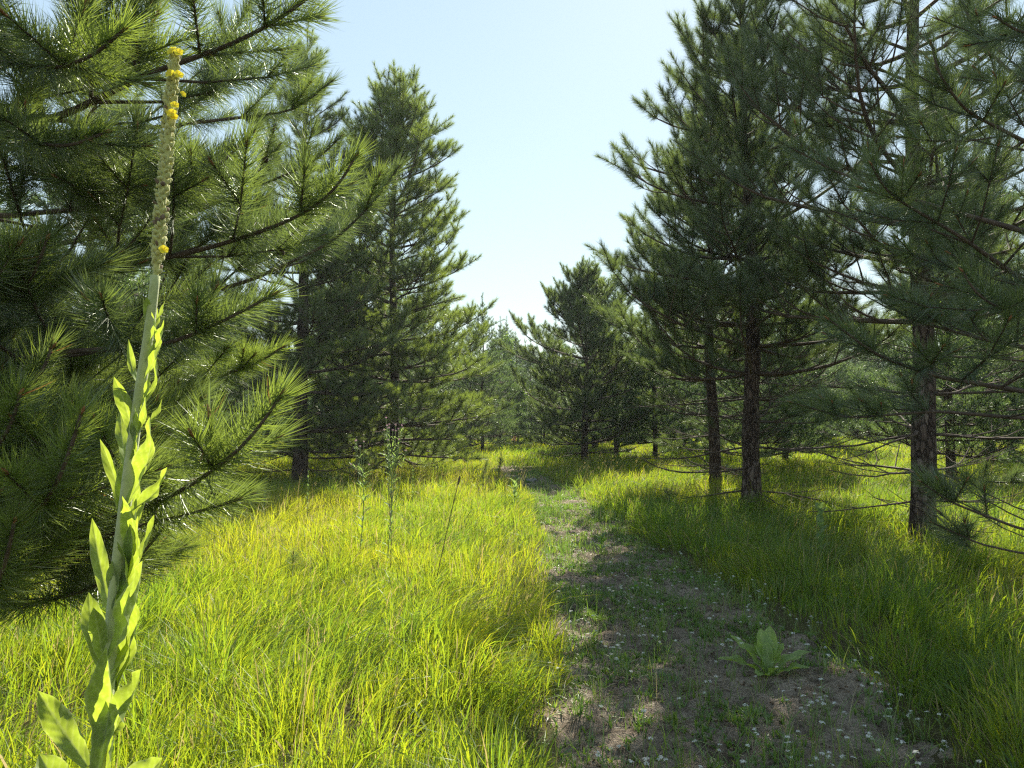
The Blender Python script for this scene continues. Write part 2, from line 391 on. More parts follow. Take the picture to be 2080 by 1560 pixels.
def build_grass():
    rng = np.random.default_rng(21)
    for side, label in ((-1, 'tall sunlit yellow-green meadow grass to the left of the track'), (1, 'long green grass under the pines to the right of the track')):
        mb = MB()
        for (y0, y1, dens, wid, K, kh) in ((1.3, 4.2, 4300, .0060, 4, 1), (4.2, 7.5, 2900, .0070, 4, 1), (7.5, 13, 1300, .0098, 3, 1), (13, 24, 380, .013, 3, 1), (24, 48, 110, .026, 3, 1.), (48, 90, 22, .06, 3, 1.)):
            x, y = scatter(rng, y0, y1, dens)
            l, r = path_lr(y); c = (l + r) / 2
            k = (x - c) * side > 0
            x, y = x[k], y[k]
            p = path_in(x, y) + (fbm(x * .9, y * .9, 151, 3) - .5) * .55
            clump = fbm(x * 2.3, y * 2.3, 61, 3)
            p = p - np.clip((y - 18.5) / 3, 0, 1.5)
            keep = rng.uniform(0, 1, len(x)) < np.clip(-p * 3.2 + .10, .0, 1) * np.clip((clump - .25) * 4.5, .15, 1)
            x, y, p, clump = x[keep], y[keep], p[keep], clump[keep]
            n = len(x)
            z = gz(x, y) - .01
            tall = fbm(x * .55, y * .55, 71, 3)
            e = .03; f = lambda a, b: fbm(a * 3.1, b * 3.1, 141, 2)
            cl = f(x, y); gx, gy = (f(x + e, y) - cl) / e, (f(x, y + e) - cl) / e
            H = (.19 + .27 * tall) * (.55 + .95 * cl) * np.clip(.55 + -p * .9, .35, 1) * (.9 if side > 0 else 1.)
            h = H * rng.uniform(.4, 1.15, n) * np.where(rng.uniform(0, 1, n) < .05, 1.35, 1)
            lx = .24 + (fbm(x * .9 + 7, y * .9, 81, 3) - .5) * 1.2
            ly = -.05 + (fbm(x * .9, y * .9 + 13, 91, 3) - .5) * 1.0
            if side > 0: lx = lx - .42 * np.clip(1.4 + p * 1.2, 0, 1)
            lean = np.stack([lx - gx * .22, ly - gy * .22], -1) * .75
            tone = fbm(x * .7, y * .7, 101, 3)
            rnd = np.clip(.36 - side * .085 + (tone - .5) * 1.15 + rng.normal(0, .19, n), 0, .70)
            dry = rng.uniform(0, 1, n) < .05 + .12 * np.clip(tone - .45, 0, 1)
            rnd = np.where(dry, rng.uniform(.88, 1, n), rnd)
            # half of the leaves leave a standing stalk some way up
            up = rng.uniform(0, 1, n) < .45
            z0 = z + np.where(up, rng.uniform(.05, .55, n) * H, 0)
            h2 = np.where(up, h * .72, h)
            blades(mb, x, y, z0, h2 * kh, wid * .8 * rng.uniform(.45, 1.55, n) * np.where(rng.uniform(0, 1, n) < .08, 1.6, 1), rng, lean, .42, K, rnd)
        o = mb.build('meadow_grass', M['grass'])
        tag(o, label, 'grass', kind='stuff')
    # fine dry seed stalks standing over the meadow
    mb = MB()
    x, y = scatter(rng, 2.6, 17, 5)
    k = path_in(x, y) < -.25; x, y = x[k], y[k]; n = len(x)
    z = gz(x, y)
    h = rng.uniform(.45, .8, n)
    blades(mb, x, y, z, h, np.full(n, .003), rng, np.tile([[.15, 0]], (n, 1)), .22, 5, rng.uniform(.86, 1, n), .2)
    # their seed heads
    for rep in range(7):
        t = rng.uniform(.75, 1, n)
        blades(mb, x + rng.normal(0, .012, n) + .1 * h * t, y + rng.normal(0, .012, n), z + h * t * .95, np.full(n, .035), np.full(n, .004), rng, np.tile([[.3, 0]], (n, 1)), .5, 3, rng.uniform(.88, 1, n))
    tag(mb.build('seed_grass', M['grass']), 'thin straw-coloured seed stalks scattered through the meadow grass', 'grass', kind='stuff')

def build_path_growth():
    rng = np.random.default_rng(33)
    mb = MB()
    # tufts of grass and low sprouts on the track
    x, y = scatter(rng, 2.2, 20, 80, .8)
    p = path_in(x, y)
    k = (p > -.15) & (rng.uniform(0, 1, len(x)) < np.clip((fbm(x * 1.3, y * 1.3, 111, 3) - .30) * 3.4, .10, 1) * np.clip(1.15 - p * .6, .4, 1) * np.clip(y / 5.5, .6, 1) * np.clip(y / 5.5, .50, 1))
    x, y = x[k], y[k]
    for tx, ty in zip(x, y):
        n = int(rng.integers(4, 30))
        s = rng.uniform(.012, .09)
        bx, by = tx + rng.normal(0, s, n), ty + rng.normal(0, s, n)
        H = (rng.uniform(.04, .12) if rng.uniform() < .6 else rng.uniform(.1, .26)) * rng.uniform(.5, 1.15, n)
        base = rng.uniform(.1, .75)
        rnd = np.clip(base + rng.normal(0, .12, n), 0, .84)
        rnd = np.where(rng.uniform(0, 1, n) < .08, .97, rnd)
        w = np.full(n, rng.uniform(.0028, .0065)) * max(1., ty / 8)
        blades(mb, bx, by, path_z(bx, by) - .01, H, w, rng, np.tile(rng.normal(0, .12, (1, 2)), (n, 1)), .5, 4, rnd)
    # tiny broad-leaved seedlings
    x, y = scatter(rng, 2.2, 14, 700, .8)
    p = path_in(x, y)
    k = (p > -.1) & (rng.uniform(0, 1, len(x)) < np.clip((fbm(x * 1.9, y * 1.9, 121, 3) - .40) * 4, .02, 1))
    x, y = x[k], y[k]; n = len(x)
    for rep in range(5):
        blades(mb, x, y, path_z(x, y) - .003, rng.uniform(.02, .06, n), rng.uniform(.005, .011, n), rng, np.zeros((n, 2)), .75, 4, rng.uniform(0, .8, n))
    tag(mb.build('track_grass', M['sprout']), 'short grass tufts and seedlings sprouting on the sandy track', 'grass', kind='stuff')
    mb = MB()
    x, y = scatter(rng, 2.0, 12, 620, .75)
    p = path_in(x, y)
    k = (p > -.5) & (rng.uniform(0, 1, len(x)) < np.clip((fbm(x * 1.1, y * 1.1, 131, 3) - .3) * 3, .15, 1))
    x, y = x[k], y[k]; n = len(x)
    a = rng.uniform(0, 2 * np.pi, n); L = rng.uniform(.04, .13, n)
    d = np.stack([np.cos(a), np.sin(a)], -1) * L[:, None]
    z0 = path_z(x, y) + .003; z1 = path_z(x + d[:, 0], y + d[:, 1]) + rng.uniform(.002, .014, n)
    P = np.stack([np.stack([x, y, z0], -1), np.stack([x + d[:, 0] * .5, y + d[:, 1] * .5, (z0 + z1) / 2 + .006], -1), np.stack([x + d[:, 0], y + d[:, 1], z1], -1)], 1)
    side = np.stack([-np.sin(a), np.cos(a), rng.normal(0, .4, n)], -1)
    ribbons(mb, P, unit(side), np.full((n, 2), .0022) * rng.uniform(.7, 1.6, (n, 1)), rng.uniform(0, 1, n))
    # crumbs of soil and bits of dead twig among them
    x, y = scatter(rng, 2.2, 11, 150, .75)
    k = (path_in(x, y) > .0); x, y = x[k], y[k]; n = len(x)
    a = rng.uniform(0, 6.28, n); L = np.where(rng.uniform(0, 1, n) < .8, rng.uniform(.006, .018, n), rng.uniform(.04, .11, n)); w = np.where(L < .03, L * .5, .0022)
    c = np.stack([x, y, path_z(x, y) + .003], -1); d = np.stack([np.cos(a), np.sin(a), rng.normal(0, .1, n)], -1) * L[:, None] * .5
    frusta(mb, c - d, c + d, w, w * .7, 5, rng.uniform(0, .55, n))
    tag(mb.build('needle_litter', M['litter']), 'dry pine needles and straw lying on the sandy track', 'litter', kind='stuff')

# ------------------------------------------------------------------ pines
class Wood:
    def __init__(s): s.p0, s.p1, s.r0, s.r1, s.need, s.tips, s.cones = [], [], [], [], [], [], []
def grow(rng, W, p, d, n, inc, r, order, up, live, cfg, pts=None):
    """one shoot of n yearly pieces with its side shoots; pts gives the line of a main limb"""
    rt = .0028 if order > 1 else .004
    for i in range(n):
        age = n - 1 - i
        r0 = rt + (r - rt) * (1 - i / n); r1 = rt + (r - rt) * (1 - (i + 1) / n)
        if pts is not None:
            p, q = pts[i], pts[i + 1]; d = unit(q - p)
        else:
            L = inc * rng.uniform(.82, 1.18)
            d = unit(d + np.array([rng.normal(0, .07), rng.normal(0, .07), up * (i + 1) / n + rng.normal(0, .05)]))
            q = p + d * L
        W.p0.append(p); W.p1.append(q); W.r0.append(r0); W.r1.append(r1)
        if live and age < cfg['nage'] : W.need.append((p, q, age, order))
        if live and age == 0: W.tips.append((q, d))
        if live and age > 0 and rng.uniform() < cfg.get('cone', .015): W.cones.append(q)
        if age > 0 and order < cfg['maxorder']:
            lv = live and (age <= cfg['keep'][order] or rng.uniform() < .15)
            lat = unit(np.cross(d, [0, 0, 1.])) if abs(d[2]) < .95 else unit(np.cross(d, [1., 0, 0]))
            vert = unit(np.cross(lat, d))
            m = int(min(age, cfg['cap'][order]))
            if pts is not None and age > cfg['cap'][order]: m = cfg['cap'][order]
            for s in (1, -1):
                pr = cfg['prob'][order] * (1. if lv else .35 if live else .75)
                if rng.uniform() < pr:
                    sd = unit(d * rng.uniform(.5, .85) + s * lat * rng.uniform(.6, .95) + vert * rng.uniform(-.12, .40))
                    grow(rng, W, q, sd, max(1, m if rng.uniform() < .7 else m - 1), (inc if pts is None else np.linalg.norm(q - p)) * rng.uniform(.6, .85), max(.0035, r1 * .62), order + 1, up * 1.2 + .12, lv, cfg)
            if order == 1 and lv and rng.uniform() < .5:
                sd = unit(d * .6 + vert * rng.uniform(.4, .9) + lat * rng.normal(0, .4))
                grow(rng, W, q, sd, max(1, m - 1), inc * .55, max(.0035, r1 * .5), order + 1, .2, lv, cfg)
        p = q
def needle_mesh(mb, rng, need, dens, length, width, K=2, m=0, tone=0.):
    """long paired needles set round every leafy piece of shoot"""
    if not need: return
    p0 = np.array([a[0] for a in need]); p1 = np.array([a[1] for a in need])
    age = np.array([a[2] for a in need])
    seg = np.linalg.norm(p1 - p0, axis=1)
    cnt = np.maximum(4, (seg * dens * np.where(age == 0, 1.0, np.where(age == 1, .85, .55))).astype(int))
    ix = np.repeat(np.arange(len(need)), cnt)
    N = len(ix)
    d = unit(p1 - p0)[ix]
    t = rng.uniform(0, 1, N)
    ag = age[ix]
    base = p0[ix] + (p1 - p0)[ix] * t[:, None]
    ref = unit(rng.normal(0, 1, (N, 3)))
    rad = unit(ref - d * np.sum(ref * d, -1, keepdims=True))
    ang = np.where(ag == 0, R(58) - R(38) * t ** 2.2, R(62)) + rng.normal(0, R(9), N)
    D = unit(d * np.cos(ang)[:, None] + rad * np.sin(ang)[:, None] + np.array([[0, 0, .10]]))
    L = length * rng.uniform(.78, 1.12, N) * np.where(ag == 0, .96, 1.)
    side = unit(np.cross(D, rng.normal(0, 1, (N, 3))))
    sr = rng.uniform(0, 1, len(need))
    rnd = np.clip(.34 + tone + (sr[ix] - .5) * .4 + rng.normal(0, .12, N) + np.where(ag == 0, .24, 0), 0, .86)
    rnd = np.where(rng.uniform(0, 1, N) < np.where(ag >= 2, .02, .002), 1., rnd)
    tip = base + D * L[:, None] + d * (L * .08)[:, None]
    if K == 2:
        pts = np.stack([base, tip], 1); wid = np.full((N, 1), width)
    else:
        mid = base + D * (L * .52)[:, None]
        pts = np.stack([base, mid, tip], 1); wid = np.tile([[width, width * .85]], (N, 1))
    ribbons(mb, pts, side, wid, rnd, m)
def wood_mesh(mb, W, sides, m=0, rmin=0.):
    if not W.p0: return
    r0, r1 = np.array(W.r0), np.array(W.r1)
    frusta(mb, np.array(W.p0), np.array(W.p1), np.maximum(r0, rmin), np.maximum(r1, rmin), sides, np.full(len(r0), .5), m)
def bud_mesh(mb, rng, tips, m, size=1.):
    """rusty winter buds / papery candle bases at the shoot ends"""
    for q, d in tips:
        tube(mb, [q - d * .012, q + d * .012 * size, q + d * .03 * size], [.004, .006 * size, .0012], 5, .5, m)
def cone_mesh(mb, rng, spots, m):
    for q in spots:
        a = unit(rng.normal(0, 1, 3)); a = unit(a + np.array([0, 0, -.5]))
        k = np.linspace(0, 1, 6)
        tube(mb, q[None] + a[None] * (k[:, None] * .052), .021 * np.array([.3, .85, 1, .9, .6, .2]), 8, .5, m, lump=.25)

def trunk_line(H, lean, rng, K=26):
    z = np.linspace(-.15, H, K)
    bx = lean[0] * (z / H) * H + .05 * np.sin(z * .9 + rng.uniform(0, 6)) * np.clip(z / 3, 0, 1)
    by = lean[1] * (z / H) * H + .05 * np.sin(z * .8 + rng.uniform(0, 6)) * np.clip(z / 3, 0, 1)
    return np.stack([bx, by, z], -1)
def trunk_mesh(H, r, lean, rng, sides=20, K=60):
    ln = trunk_line(H, lean, rng, K)
    z = np.clip(ln[:, 2], 0, H)
    rad = np.maximum(.012, r * (1 - z / H) ** .85) * (1 + .35 * np.exp(-z / .22))
    mb = MB()
    tube(mb, ln, rad, sides, .5, 0, lump=.09, seed=int(rng.integers(0, 999)))
    return mb, ln, rad

def make_pine(seed, H=10., r=.16, Rc=2.6, live=1.6, dead=.5, gap=.45, dens=150, nw=.0045, nl=.14, lean=(0, 0), cfg=None, mat='needle', dprob=1., sides=4, tone=0., thin=1., nbr=(4, 7), shape=(2.6, .7), up=(.05, .30)):
    """a red-pine-like tree: trunk, the wood of its whorled branches, its needle crown (meshes in tree coordinates)"""
    rng = np.random.default_rng(seed)
    cfg = dict(dict(nage=2, maxorder=3, keep={1: 6, 2: 4}, cap={1: 4, 2: 2}, prob={1: .9, 2: .42}), **(cfg or {}))
    tm, ln, rad = trunk_mesh(H, r, lean, rng)
    W = Wood()
    z = dead
    while z < H - .25:
        u = (H - z) / H
        a0 = rng.uniform(0, 2 * np.pi); nb = int(rng.integers(*nbr))
        alive = z > live
        ctr = np.array([np.interp(z, ln[:, 2], ln[:, k]) for k in range(3)])
        tr = np.interp(z, ln[:, 2], rad)
        for b in range(nb):
            az = a0 + b / nb * 2 * np.pi + rng.normal(0, .22)
            Lb = Rc * min(1., (u * shape[0]) ** shape[1]) * rng.uniform(.62, 1.18)
            if not alive:
                if rng.uniform() > .8 * dprob: continue
                Lb *= rng.uniform(.5, .95)
            elif rng.uniform() > thin: continue
            n = int(np.clip(round(Lb / .32), 2, 9))
            el = R(np.interp(u, [0, .12, .35, .7, 1], [60, 42, 20, 2, -9])) + rng.normal(0, .10)
            d = np.array([math.cos(az) * math.cos(el), math.sin(az) * math.cos(el), math.sin(el)])
            partial = alive or rng.uniform() < .3
            c2 = cfg if alive else dict(cfg, keep={1: 2, 2: 1, 3: 1})
            grow(rng, W, ctr + np.array([math.cos(az), math.sin(az), 0]) * tr * .6, d, n, Lb / n, (.010 + Lb * .0085) * (1. if alive else .62), 1, rng.uniform(*up) if alive else rng.uniform(-.02, .14), partial, c2)
        z += gap * rng.uniform(.8, 1.2) * (.8 if u < .3 else 1)
    # the leading shoot
    top = ln[-1]
    grow(rng, W, top - np.array([0, 0, .25]), np.array([0, 0, 1.]), 2, .35, .012, 2, 0, True, cfg)
    wm = MB(); wood_mesh(wm, W, sides, 0, .0028 if nw < .006 else .005)
    if W.cones: cone_mesh(wm, rng, W.cones, 1)
    nm = MB(); needle_mesh(nm, rng, W.need, dens, nl, nw, 2, 0, tone)
    return (tm.mesh('trunk', M['bark'], True), wm.mesh('branch_framework', [M['twig'], M['cone']], True), nm.mesh('crown', M[mat]))
def place_pine(meshes, x, y, rz, label, group=None, s=1.):
    o = empty('pine_tree', (x, y, g0(x, y) - .02), label, 'pine tree', group)
    o.rotation_euler.z = rz; o.scale = (s, s, s)
    for nme, me in zip(('trunk', 'branch_framework', 'crown'), meshes): link(nme, me, o)
    return o

def limb_pine(name_label, tx, ty, H, r, limbs, seed, dens, nw, lean=(0, 0), cfg=None):
    """a pine close to the camera: every main limb is a branch of its own with its needles"""
    rng = np.random.default_rng(seed)
    z0 = g0(tx, ty) - .02
    root = empty('pine_tree', (tx, ty, z0), name_label, 'pine tree')
    tone = 0. if tx < 0 else -.17  # right-hand pine's needles darkened: its shade is put into the colour
    O = np.array([tx, ty, z0])
    tm, ln, rad = trunk_mesh(H, r, lean, rng, 24, 70)
    tm.build('trunk', M['bark'], root, True)
    for k, (poly, n, rb, ex) in enumerate(limbs):
        P = np.array([at(*q) if len(q) == 3 else q[:3] for q in poly]) - O
        zz = P[0][2]
        P[0] = [np.interp(zz, ln[:, 2], ln[:, 0]), np.interp(zz, ln[:, 2], ln[:, 1]), zz]
        s = np.concatenate([[0], np.cumsum(np.linalg.norm(np.diff(P, axis=0), axis=1))])
        # smooth curve through the points (Catmull-Rom by resampling twice)
        tt = np.linspace(0, s[-1], 60)
        Q = np.stack([np.interp(tt, s, P[:, j]) for j in range(3)], -1)
        ker = np.hanning(11); ker /= ker.sum()
        Qp = np.concatenate([np.repeat(Q[:1], 5, 0), Q, np.repeat(Q[-1:], 5, 0)])
        Q = np.stack([np.convolve(Qp[:, j], ker, 'valid') for j in range(3)], -1)
        s2 = np.concatenate([[0], np.cumsum(np.linalg.norm(np.diff(Q, axis=0), axis=1))])
        step = np.linspace(0, s2[-1], n + 1)
        pts = np.stack([np.interp(step, s2, Q[:, j]) for j in range(3)], -1)
        W = Wood()
        c = dict(nage=2, maxorder=4, keep={1: 5, 2: 4, 3: 3}, cap={1: 4, 2: 2, 3: 1}, prob={1: .85, 2: .36, 3: .08}, cone=.02)
        c.update(cfg or {}); c.update(ex or {})
        inc = s2[-1] / n
        grow(rng, W, pts[0], unit(pts[1] - pts[0]), n, inc, rb, 1, .1, True, c, pts)
        # the limb itself as one smooth tube, its twigs as small ones
        wm = MB()
        tube(wm, Q, np.interp(np.linspace(0, 1, len(Q)), [0, 1], [rb, .0045]), 10, .5, 0, lump=.08, seed=k)
        keepi = [i for i in range(len(W.p0)) if not any(np.allclose(W.p0[i], a, atol=1e-6) and np.allclose(W.p1[i], b, atol=1e-6) for a, b in zip(pts[:-1], pts[1:]))]
        for f in ('p0', 'p1', 'r0', 'r1'): setattr(W, f, [getattr(W, f)[i] for i in keepi])
        wood_mesh(wm, W, 6, 0)
        bud_mesh(wm, rng, W.tips, 1)
        if W.cones: cone_mesh(wm, rng, W.cones, 2)
        b = wm.build('branch', [M['twig'], M['candle'], M['cone']], root, True)
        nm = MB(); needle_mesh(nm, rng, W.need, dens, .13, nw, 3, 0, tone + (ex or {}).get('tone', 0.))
        nm.build('foliage', M['needle'], b)
    return root

def build_near_pines():
    T = (-321, 3.5)  # limbs given a tone have sunlit brightness put into their needle colour
    L = [
        ([(T[0], 330, 3.5), (0, 262, 3.2), (130, 235, 3.0), (300, 150, 2.75), (480, 88, 2.6), (600, 20, 2.5), (690, -60, 2.45)], 9, .026, None),
        ([(T[0], 640, 3.5), (150, 560, 3.3), (380, 515, 3.1), (480, 488, 3.0), (600, 445, 2.9), (690, 385, 2.8), (730, 300, 2.75)], 8, .022, None),
        ([(T[0], 745, 3.5), (0, 735, 3.0), (120, 715, 2.7), (330, 705, 2.55), (460, 650, 2.45), (570, 590, 2.4)], 8, .022, None),
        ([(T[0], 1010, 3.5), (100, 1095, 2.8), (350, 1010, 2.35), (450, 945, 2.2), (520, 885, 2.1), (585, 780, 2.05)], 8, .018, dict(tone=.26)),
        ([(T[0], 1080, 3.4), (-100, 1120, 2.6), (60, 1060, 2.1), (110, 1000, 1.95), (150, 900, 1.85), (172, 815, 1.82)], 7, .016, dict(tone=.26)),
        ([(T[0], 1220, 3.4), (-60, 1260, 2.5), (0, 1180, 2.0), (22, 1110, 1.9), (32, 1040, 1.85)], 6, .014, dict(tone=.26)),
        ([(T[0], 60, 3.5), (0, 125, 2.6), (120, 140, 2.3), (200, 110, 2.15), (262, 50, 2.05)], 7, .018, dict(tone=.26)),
        ([(T[0], 420, 3.5), (0, 440, 3.3), (150, 425, 3.1), (310, 405, 3.0), (440, 345, 2.9), (520, 260, 2.9)], 7, .018, None),
        ([(T[0], -120, 3.5), (0, -70, 3.0), (250, -60, 2.8), (450, -120, 2.7)], 7, .02, None),
        ([(T[0], 380, 3.5), (-40, 330, 3.1), (60, 350, 2.9), (180, 395, 2.7), (300, 375, 2.6)], 7, .014, None),
        ([(T[0], 890, 3.5), (0, 905, 3.1), (200, 930, 2.9), (330, 880, 2.8), (420, 800, 2.75)], 7, .016, None),
        ([(T[0], 560, 3.5), (-80, 640, 2.8), (30, 610, 2.5), (75, 550, 2.35), (100, 470, 2.3)], 6, .014, None),
        ([(T[0], 660, 3.5), (200, 640, 3.9), (500, 575, 4.1), (680, 490, 4.2), (770, 400, 4.2), (815, 330, 4.2)], 9, .022, None),
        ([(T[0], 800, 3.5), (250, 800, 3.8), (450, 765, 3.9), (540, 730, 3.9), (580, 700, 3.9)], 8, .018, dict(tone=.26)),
        ([(T[0], 300, 3.5), (300, 260, 4.1), (480, 240, 4.3), (600, 225, 4.4), (680, 160, 4.4)], 8, .02, None),
        ([(T[0], 520, 3.5), (100, 500, 4.0), (350, 450, 4.4), (520, 380, 4.5), (640, 330, 4.5), (700, 270, 4.5)], 8, .02, None),
        ([(T[0], 960, 3.5), (150, 990, 3.6), (320, 960, 3.6), (440, 1010, 3.5), (520, 1000, 3.5)], 7, .015, None),
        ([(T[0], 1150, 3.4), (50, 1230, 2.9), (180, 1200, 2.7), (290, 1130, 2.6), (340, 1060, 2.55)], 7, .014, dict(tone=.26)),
        ([(T[0], 200, 3.5), (-50, 230, 2.7), (60, 290, 2.4), (150, 300, 2.25), (230, 260, 2.2)], 7, .015, None),
        ([(T[0], 800, 3.5), (-90, 800, 2.7), (20, 830, 2.4), (90, 760, 2.3), (110, 690, 2.3)], 6, .014, None),
    ]
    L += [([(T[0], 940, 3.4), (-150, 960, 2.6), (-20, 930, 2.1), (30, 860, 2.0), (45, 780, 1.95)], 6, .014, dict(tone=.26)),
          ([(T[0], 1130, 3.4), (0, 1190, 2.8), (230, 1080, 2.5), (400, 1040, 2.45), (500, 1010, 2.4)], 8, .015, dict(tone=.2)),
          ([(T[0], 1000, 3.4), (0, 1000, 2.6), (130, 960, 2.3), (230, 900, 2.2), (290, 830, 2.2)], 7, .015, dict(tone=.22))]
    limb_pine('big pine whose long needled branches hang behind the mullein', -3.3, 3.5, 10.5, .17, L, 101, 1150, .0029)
    T2 = (2264, 4.6)
    Rr = [
        ([(T2[0], 640, 4.6), (2080, 572, 4.1), (1950, 480, 3.85), (1800, 392, 3.6), (1765, 325, 3.5)], 8, .022, None),
        ([(T2[0], 820, 4.6), (2080, 795, 4.0), (1900, 765, 3.7), (1780, 722, 3.5), (1672, 640, 3.4)], 8, .022, None),
        ([(T2[0], 350, 4.6), (2080, 287, 4.0), (1960, 225, 3.7), (1905, 150, 3.6), (1890, 80, 3.6)], 7, .018, None),
        ([(T2[0], 1070, 4.6), (2080, 1077, 4.1), (1930, 1020, 3.85), (1865, 975, 3.75)], 7, .013, dict(prob={1: .45, 2: .2, 3: .1}, nage=1, keep={1: 2, 2: 1, 3: 1})),
        ([(T2[0], 840, 4.6), (2080, 850, 4.4), (1900, 835, 4.3), (1720, 850, 4.3), (1600, 815, 4.3)], 8, .016, dict(prob={1: .55, 2: .3, 3: .1})),
        ([(T2[0], 130, 4.4), (2160, 60, 3.4), (2075, 70, 3.2), (2015, 30, 3.1)], 6, .018, None),
        ([(T2[0], 520, 4.6), (2080, 470, 4.5), (1900, 420, 4.6), (1700, 350, 4.8), (1560, 275, 4.9)], 9, .022, dict(prob={1: .65, 2: .3, 3: .1})),
        ([(T2[0], 740, 4.6), (2000, 690, 4.6), (1850, 650, 4.9), (1760, 590, 5.0)], 8, .02, dict(prob={1: .6, 2: .3, 3: .1})),
        ([(T2[0], 1120, 4.6), (2080, 1125, 4.4), (1990, 1105, 4.3), (1890, 1060, 4.3)], 6, .011, dict(prob={1: .5, 2: .2, 3: .1}, nage=1, keep={1: 1, 2: 1, 3: 1})),
        ([(T2[0], 560, 4.5), (2140, 600, 3.7), (2060, 640, 3.4), (1980, 600, 3.3), (1950, 540, 3.3)], 7, .016, None),
        ([(T2[0], 200, 4.6), (2080, 170, 4.5), (1990, 90, 4.6), (1940, -30, 4.7)], 7, .018, dict(prob={1: .6, 2: .3, 3: .1})),
    ]
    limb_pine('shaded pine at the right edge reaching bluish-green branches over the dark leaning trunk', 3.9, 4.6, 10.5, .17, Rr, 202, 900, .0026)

def build_pines():
    cfgR = dict(keep={1: 5, 2: 3}, prob={1: .86, 2: .34})  # negative tone below: shade of the right-hand row put into needle colour
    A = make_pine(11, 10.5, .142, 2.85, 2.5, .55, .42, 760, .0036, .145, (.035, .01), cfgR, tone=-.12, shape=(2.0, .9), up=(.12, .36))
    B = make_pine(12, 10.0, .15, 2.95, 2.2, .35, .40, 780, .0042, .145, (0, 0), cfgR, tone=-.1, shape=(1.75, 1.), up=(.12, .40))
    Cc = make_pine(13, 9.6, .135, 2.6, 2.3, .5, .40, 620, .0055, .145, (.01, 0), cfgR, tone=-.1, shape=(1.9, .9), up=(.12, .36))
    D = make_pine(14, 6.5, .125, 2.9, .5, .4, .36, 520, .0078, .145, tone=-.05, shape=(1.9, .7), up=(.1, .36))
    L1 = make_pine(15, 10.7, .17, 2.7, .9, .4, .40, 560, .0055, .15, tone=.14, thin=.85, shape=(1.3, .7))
    L2 = make_pine(16, 10.3, .15, 3.7, .4, .3, .36, 480, .0064, .155, (0, 0), dict(keep={1: 7, 2: 4}, prob={1: .88, 2: .38}), tone=.34, thin=.9, shape=(1., .42), up=(.02, .22))  # raised tone: sunlight on this crown put into its needle colour
    place_pine(A, 4.75, 8.3, .4, 'pine with a thick dark leaning trunk in the grass on the right')
    place_pine(B, 3.86, 11.5, 3.4, 'tall pine with a straight scaly trunk in the long grass right of the track')
    place_pine(Cc, 4.46, 15.7, 2.2, 'pine with a slim trunk just behind the straight scaly trunk')
    place_pine(D, 2.4, 23.5, .3, 'shorter pine standing alone where the track bends away')
    place_pine(L1, -4.8, 16.2, .9, 'slender-topped pine with a dark lower trunk behind the near needle sprays', None)
    place_pine(L2, -3.1, 18.5, 2.0, 'broad full pine spreading sunlit branches beside the thistles', None)
    # the plantation behind
    rng = np.random.default_rng(5)
    far = [make_pine(30 + k, h, .11, rc, .45, .35, .42, 110, .018, .16, (0, 0), dict(maxorder=3, cap={1: 4, 2: 1}, prob={1: 1., 2: .3}, nage=2, cone=0), 'needle_far', sides=3, tone=.18, shape=(1.6, .75))
           for k, (h, rc) in enumerate(((9.5, 2.4), (8.2, 2.2), (10.2, 2.5)))]  # raised tone paints the far crowns as sunlit
    spots = []
    def ok(x, y, dmin):
        return all(math.hypot(x - a, y - b) > dmin for a, b in spots)
    for a in ((4.75, 8.3), (3.86, 11.5), (4.46, 15.7), (2.25, 23.5), (-4.8, 16.2), (-3.1, 18.5), (-3.3, 3.5), (3.9, 4.6)): spots.append(a)
    groups = []; scal = {}
    tries = 0
    while len(groups) < 190 and tries < 20000:
        tries += 1
        y = 9 + 71 * rng.uniform() ** .8; x = rng.uniform(-.74 * y - 2, .78 * y + 3)
        l, r_ = path_lr(np.array([y])); l, r_ = float(l[0]), float(r_[0])
        if -.15 < x / y < .115: continue
        if y < 62 and l - 3.0 < x < r_ + 3.2: continue
        if y < 60 and -3.2 < x < 1.8 and y > 20: continue
        if y < 40 and x < 0 and abs(x - (-.35 * y)) < 0: continue
        if x > 0 and y < 20 and x < 8.3: continue
        if x < 0 and y < 22 and x > -8.5: continue
        if not ok(x, y, (4.6 if x > 0 else 3.8) if y < 45 else 3.2): continue
        spots.append((x, y)); groups.append((x, y))
    for px, y, sc in ((1015, 35, .62), (1078, 43, .74), (1048, 52, .80), (980, 31, .66), (1105, 37, .62), (1030, 63, 1.0), (1066, 60, .95), (1252, 28, .9), (1330, 26, .85), (1206, 33, .9), (880, 33, .78), (850, 40, .85), (912, 45, .85), (820, 29, .75), (940, 55, .9), (800, 50, 1.), (770, 34, .9), (955, 38, .7), (1130, 48, .8), (1090, 56, .9), (1005, 48, .85)):
        groups.append((at(px, 850, y)[0], y + sc * .001)); scal[groups[-1]] = sc
    for k in range(64):
        y = rng.uniform(78, 104); x = (-.8 + 1.62 * (k + rng.uniform(.1, .9)) / 64) * y
        groups.append((x, y)); scal[groups[-1]] = rng.uniform(.8, 1.1)
    for k, (x, y) in enumerate(groups):
        if x > .03 * y: lab, grp = 'dark pine in the plantation seen between the right-hand trunks', 'plantation pines beyond the right-hand trunks'
        elif x < -.12 * y: lab, grp = 'dark pine in the plantation behind the left-hand trees', 'plantation pines behind the left-hand trees'
        else: lab, grp = 'hazy blue-green pine closing the far end of the track', 'pines at the far end of the track'
        place_pine(far[1 if scal.get((x, y)) == .9 else int(rng.integers(0, 3))], x, y, rng.uniform(0, 6.28), lab, grp, scal.get((x, y), rng.uniform(.78, 1.08)))

